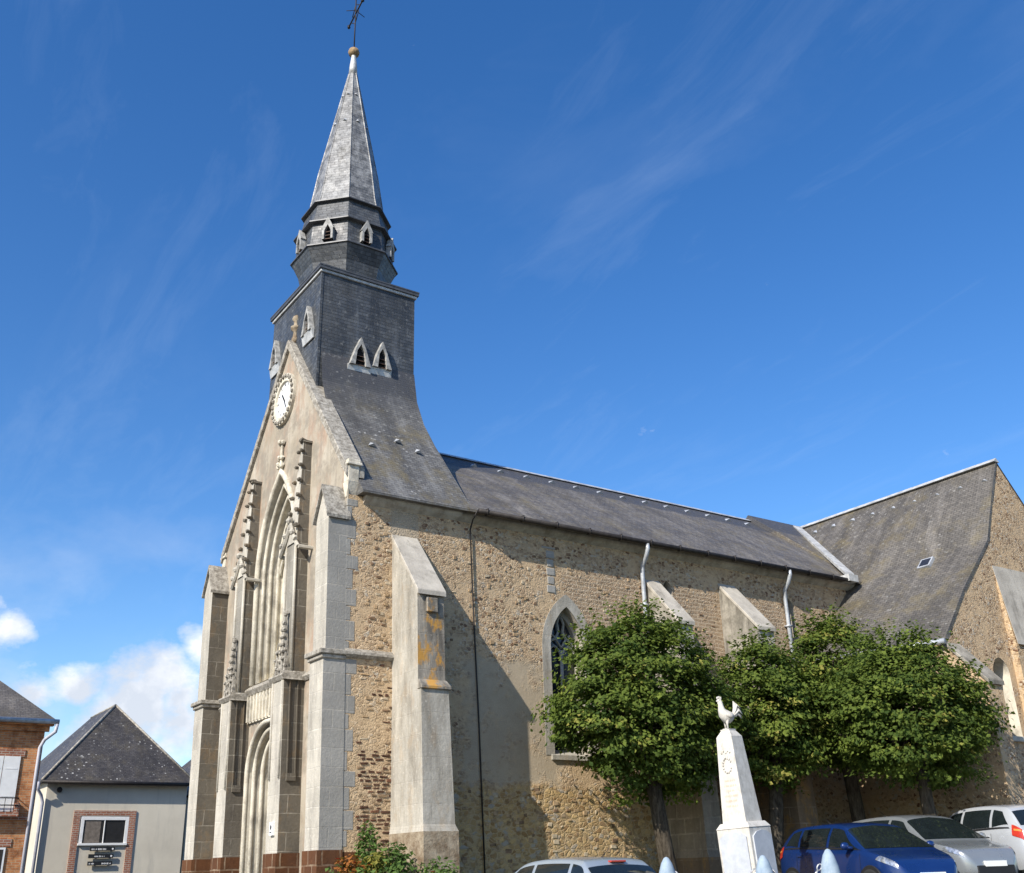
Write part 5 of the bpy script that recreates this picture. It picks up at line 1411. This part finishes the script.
# ---------------------------------------------------------------- trees and plants
def leaves(m, pts, rg, size=(.07, .12), flat=.5, tint=None, mi=None):
    for p, out, t in pts:
        n = Vector((out.x * (1 - flat) + rg.gauss(0, .35), out.y * (1 - flat) + rg.gauss(0, .35), out.z * (1 - flat) + flat + rg.gauss(0, .3)))
        if n.length < .1: n = Vector((0, 0, 1))
        n.normalize()
        a = n.orthogonal().normalized(); b = n.cross(a); ang = rg.uniform(0, 6.28); a, b = a * math.cos(ang) + b * math.sin(ang), b * math.cos(ang) - a * math.sin(ang)
        s = rg.uniform(*size); f = n * (-s * .22)
        m.add([p - a * s * .55, p + b * s * .42 + f - a * s * .08, p + a * s * .62 + f * .6, p - b * s * .42 + f - a * s * .08], [(0, 1, 2, 3)])
        m.tints.append(min(1, max(0, t)))
def make_tree(label, base, H, cz, rx, ry, rz, n_clump, per, seed, trunk_r=.19, lean=(0, 0), yellow=0.0):
    rg = random.Random(seed); gz = ground(base[0], base[1]) + .12
    o = empty('lime_tree', (base[0], base[1], gz), label, 'tree', 'clipped lime trees along the church wall')
    m = L(); m.smooth = True
    fork = cz - rz * .62
    pts = []; rr = []
    for i in range(9):
        t = i / 8; pts.append((lean[0] * t + .03 * math.sin(3 * t + seed), lean[1] * t + .02 * math.cos(4 * t + seed), -.15 + (fork + .15) * t)); rr.append(trunk_r * (1.5 if i == 0 else 1.15 - .28 * t + (.12 if i == 8 else 0)))
    m.tube(pts, rr, 12)
    top = Vector(pts[-1]); limbs = []
    for k in range(9):
        a = 2 * math.pi * k / 9 + rg.uniform(-.3, .3); e = rg.uniform(.25, 1.25) if k else 1.45
        d = Vector((math.cos(a) * math.cos(e) * rx, math.sin(a) * math.cos(e) * ry, math.sin(e) * rz * 1.35)) * rg.uniform(.75, .95)
        P = [top + Vector((0, 0, -.12)), top + d * .35 + Vector((0, 0, .06)), top + d * .7 + Vector((0, 0, .05)), top + d]
        m.tube(P, [trunk_r * .55, trunk_r * .36, trunk_r * .22, .02], 7); limbs.append(P)
        for q in range(2):
            s0 = P[1].lerp(P[2], rg.random()); d2 = Vector((rg.uniform(-1, 1) * rx, rg.uniform(-1, 1) * ry, rg.uniform(.1, 1) * rz)) * .45
            m.tube([s0, s0 + d2 * .5 + Vector((0, 0, .05)), s0 + d2], [trunk_r * .2, trunk_r * .13, .012], 5)
    m.build('trunk', 'bark', o)
    m = L(); m.tints = []; C = Vector((lean[0], lean[1], cz))
    P = []
    for c in range(n_clump):
        while True:
            q = Vector((rg.uniform(-1, 1), rg.uniform(-1, 1), rg.uniform(-1, 1)))
            if .30 < q.length < 1 and (q.z > -.2 or rg.random() < .8): break
        q = q.normalized() * (q.length ** .55) * rg.uniform(.82, 1.0)
        # the clipped crown: broad shoulders, flatter underneath
        wz = q.z if q.z > 0 else q.z * .82
        wide = 1.0 - .28 * max(0, q.z) ** 2
        cc = C + Vector((q.x * rx * wide, q.y * ry * wide, wz * rz))
        cr = rg.uniform(.22, .46); tone = rg.gauss(.40, .24)
        if rg.random() < yellow and q.z < .1: tone = rg.uniform(.8, 1.0)
        out = Vector((q.x, q.y, q.z * .7 + .25)).normalized()
        for _ in range(per):
            r = Vector((rg.gauss(0, .5), rg.gauss(0, .5), rg.gauss(0, .20)))
            p = cc + r * cr; P.append((p, (out + r * .4), tone + rg.gauss(0, .14)))
    for c in range(n_clump // 5):           # inner foliage
        q = Vector((rg.gauss(0, .33), rg.gauss(0, .33), rg.gauss(0, .33)))
        cc = C + Vector((q.x * rx, q.y * ry, q.z * rz))
        for _ in range(per): P.append((cc + Vector((rg.gauss(0, .2), rg.gauss(0, .2), rg.gauss(0, .12))), Vector((q.x, q.y, .4)), rg.gauss(.3, .1)))
    # shoots breaking the outline
    for c in range(int(n_clump * .42)):
        a = rg.uniform(0, 6.28); e = rg.uniform(-.35, 1.5); q = Vector((math.cos(a) * math.cos(e), math.sin(a) * math.cos(e), math.sin(e)))
        s0 = C + Vector((q.x * rx * .92, q.y * ry * .92, q.z * rz * .92)); d = (q + Vector((0, 0, rg.uniform(0, .7)))).normalized() * rg.uniform(.2, .5)
        for k in range(9):
            P.append((s0 + d * (k / 8) + Vector((rg.gauss(0, .035), rg.gauss(0, .035), rg.gauss(0, .03))), q, rg.gauss(.55, .15)))
    leaves(m, P, rg, (.06, .112), .45)
    m.build('crown', 'lime_leaf', o, fix=False)
make_tree('lime tree with a rounded crown beside the church window, nearest the obelisk', (6.25, -2.0), 6, 3.78, 2.45, 1.4, 2.3, 400, 78, 11, .17, (-.50, 0))
make_tree('lime tree with dark straight trunk between the memorial and the blue car', (9.1, -2.0), 6, 3.55, 1.6, 1.35, 1.95, 240, 78, 12, .17, (.36, 0), .16)
make_tree('lime tree with yellowing lower leaves growing behind the blue car', (12.3, -1.95), 6, 4.0, 1.75, 1.4, 2.15, 260, 78, 13, .17, (-.2, 0), .22)
make_tree('lime tree with the widest crown hiding the corner of the transept', (12.05, -4.0), 6, 3.4, 2.45, 1.5, 2.0, 360, 78, 14, .15, (.1, 0))

def shrub(name, label, mounds, mats, flowers, seed, size=(.05, .10)):
    mounds = [(q[0] - .30, *q[1:]) for q in mounds]
    rg = random.Random(seed); bx = sum(q[0] for q in mounds) / len(mounds); by = sum(q[1] for q in mounds) / len(mounds); bz = ground(bx, by)
    o = empty(name, (bx, by, bz), label, 'shrub')
    m = L(); m.smooth = True
    for q in mounds:
        for _ in range(7):
            e = Vector((q[0] - bx + rg.uniform(-.6, .6) * q[3], q[1] - by + rg.uniform(-.6, .6) * q[3], q[2] - bz + rg.uniform(-.4, .7) * q[4]))
            b_ = Vector((q[0] - bx + rg.uniform(-.12, .12), q[1] - by + rg.uniform(-.12, .12), -.05)); m.tube([b_, b_.lerp(e, .5) + Vector((0, 0, .1)), e], [.02, .014, .005], 5)
    m.build('stems', 'bark', o)
    for i, mat in enumerate(mats):
        m = L(); m.tints = []; P = []
        for q in mounds:
            if q[5] != i: continue
            for _ in range(q[6]):
                d = Vector((rg.gauss(0, 1), rg.gauss(0, 1), rg.gauss(0, 1))).normalized() * rg.uniform(.35, 1.05)
                P.append((Vector((q[0] - bx + d.x * q[3], q[1] - by + d.y * q[3], max(.02, q[2] - bz + d.z * q[4]))), d, rg.gauss(.5, .25)))
        if P: leaves(m, P, rg, size, .4); m.build('foliage', mat, o, fix=False)
    for (mat, n, zone) in flowers:
        for _ in range(n):
            q = rg.choice([z for z in mounds if z[5] in zone]); d = Vector((rg.uniform(-1, .3), rg.uniform(-1, .2), rg.uniform(.1, 1))).normalized()
            c = Vector((q[0] - bx + d.x * q[3], q[1] - by + d.y * q[3], q[2] - bz + d.z * q[4])); m = L()
            for k in range(6):
                a = k * math.pi / 3; u = Vector((math.cos(a), math.sin(a), .35)) * .05; w = Vector((-math.sin(a), math.cos(a), 0)) * .028; m.quad(c, c + u * .6 + w, c + u, c + u * .6 - w)
            m.build('flower', mat, o, fix=False)
shrub('flowering_shrub', 'low shrub with orange leaves and red flowers at the church corner', [(-.55, -1.0, 1.3, .50, .50, 0, 520), (-.10, -1.15, 1.45, .42, .42, 0, 420), (-.30, -1.0, 1.72, .30, .26, 1, 260), (.15, -1.1, 1.80, .26, .22, 2, 240), (-.6, -1.0, .7, .55, .5, 0, 300)], ['shrub_leaf', 'red_leaf', 'yellow_leaf'], [('red_petal', 9, (0, 1)), ('white_petal', 3, (0, 2))], 5)
shrub('green_shrub', 'leafy green bush growing against the first south buttress', [(.45, -1.35, 1.5, .5, .55, 0, 700), (.25, -.55, 2.05, .26, .50, 0, 420), (1.05, -1.85, 1.45, .45, .45, 0, 560), (.5, -1.1, 1.9, .3, .28, 0, 260), (.6, -1.5, .8, .8, .6, 0, 500)], ['shrub_leaf'], [('red_petal', 2, (0,))], 6)

# ---------------------------------------------------------------- sky
world = bpy.data.worlds.new('World'); scene.world = world; world.use_nodes = True
wt = world.node_tree; wt.nodes.clear(); g = NG(wt)
sky = g.node('ShaderNodeTexSky', sky_type='NISHITA', sun_disc=False, sun_elevation=SUN_EL, sun_rotation=SUN_ROT, altitude=100, air_density=1.0, dust_density=0.6, ozone_density=2.2)
d = g.node('ShaderNodeTexCoord').outputs['Generated']
s = g.node('ShaderNodeSeparateXYZ', {0: d})
zc = g.math('MAXIMUM', s.outputs[2], 0.03)
# cloud layer: the direction is carried to a plane overhead so that clouds flatten towards the horizon
pl = g.node('ShaderNodeCombineXYZ', {0: g.math('DIVIDE', s.outputs[0], g.math('ADD', zc, .12)), 1: g.math('DIVIDE', s.outputs[1], g.math('ADD', zc, .12))}).outputs[0]
wisp = g.noise(g.warp(g.scalev(pl, (1.0, .45, 1)), 1.1, .9), 1.6, 8, .62)
wisp2 = g.noise(g.warp(g.scalev(g.addv(pl, (3.1, 1.7, 0)), (1.9, .5, 1)), 2.2, .6), 2.4, 9, .66)
wm = g.math('ADD', g.math('MULTIPLY', g.mr(wisp, .52, .88), .10), g.math('MULTIPLY', g.mr(wisp2, .54, .82), .10))
puff = g.noise(g.warp(g.scalev(d, (1, 1, 1.7)), 4.0, .12), 6.0, 9, .55)
# low cumulus heads: a direction, an angular size, and a ragged edge each
field = None
nd = g.warp(d, 9.0, .05)
for (ax_, ay_, az_, rad) in [(0.2658, 0.9483, 0.1733, 0.0342), (0.2489, 0.957, 0.1489, 0.0355), (0.2861, 0.9471, 0.1454, 0.0376), (0.2291, 0.9647, 0.1299, 0.0274), (0.1373, 0.9699, 0.201, 0.0161), (0.1919, 0.969, 0.1556, 0.0205), (0.1622, 0.9759, 0.1462, 0.0205), (0.2184, 0.9696, 0.1107, 0.0308), (0.1039, 0.9707, 0.2166, 0.0223), (0.0923, 0.9829, 0.1592, 0.0479), (0.2948, 0.934, 0.202, 0.0205)]:
    dist = g.node('ShaderNodeVectorMath', {0: nd, 1: (ax_, ay_, az_)}, operation='DISTANCE').outputs['Value']
    v = g.mr(dist, rad * 1.75, 0.0)
    field = v if field is None else g.math('MAXIMUM', field, v)
edge = g.noise(g.scalev(d, (1, 1, 1.5)), 17.0, 9, .62)
pm = g.mr(g.math('ADD', field, g.math('MULTIPLY', g.math('SUBTRACT', edge, .5), 1.6)), .34, .80)
haze_ = g.math('MULTIPLY', g.mr(puff, .46, .66), g.math('MULTIPLY', g.mr(s.outputs[2], .34, .12), g.mr(s.outputs[1], .70, .93)))
pm = g.math('MAXIMUM', g.math('MULTIPLY', pm, .96), g.math('MULTIPLY', haze_, .45))
cloud = g.mix(g.mr(g.noise(d, 14, 6), .38, .6), (6.6, 7.1, 8.0), (10.5, 10.6, 10.8))
blue = g.node('ShaderNodeHueSaturation', {'Hue': .508, 'Saturation': 1.33, 'Value': 1.70, 'Color': sky.outputs[0]}).outputs[0]
c1 = g.mix(wm, blue, (6.4, 7.8, 9.8))
c2 = g.mix(pm, c1, cloud)
bg = g.node('ShaderNodeBackground', {'Color': c2, 'Strength': SKY_STRENGTH})
wo = wt.nodes.new('ShaderNodeOutputWorld'); wt.links.new(bg.outputs[0], wo.inputs[0])
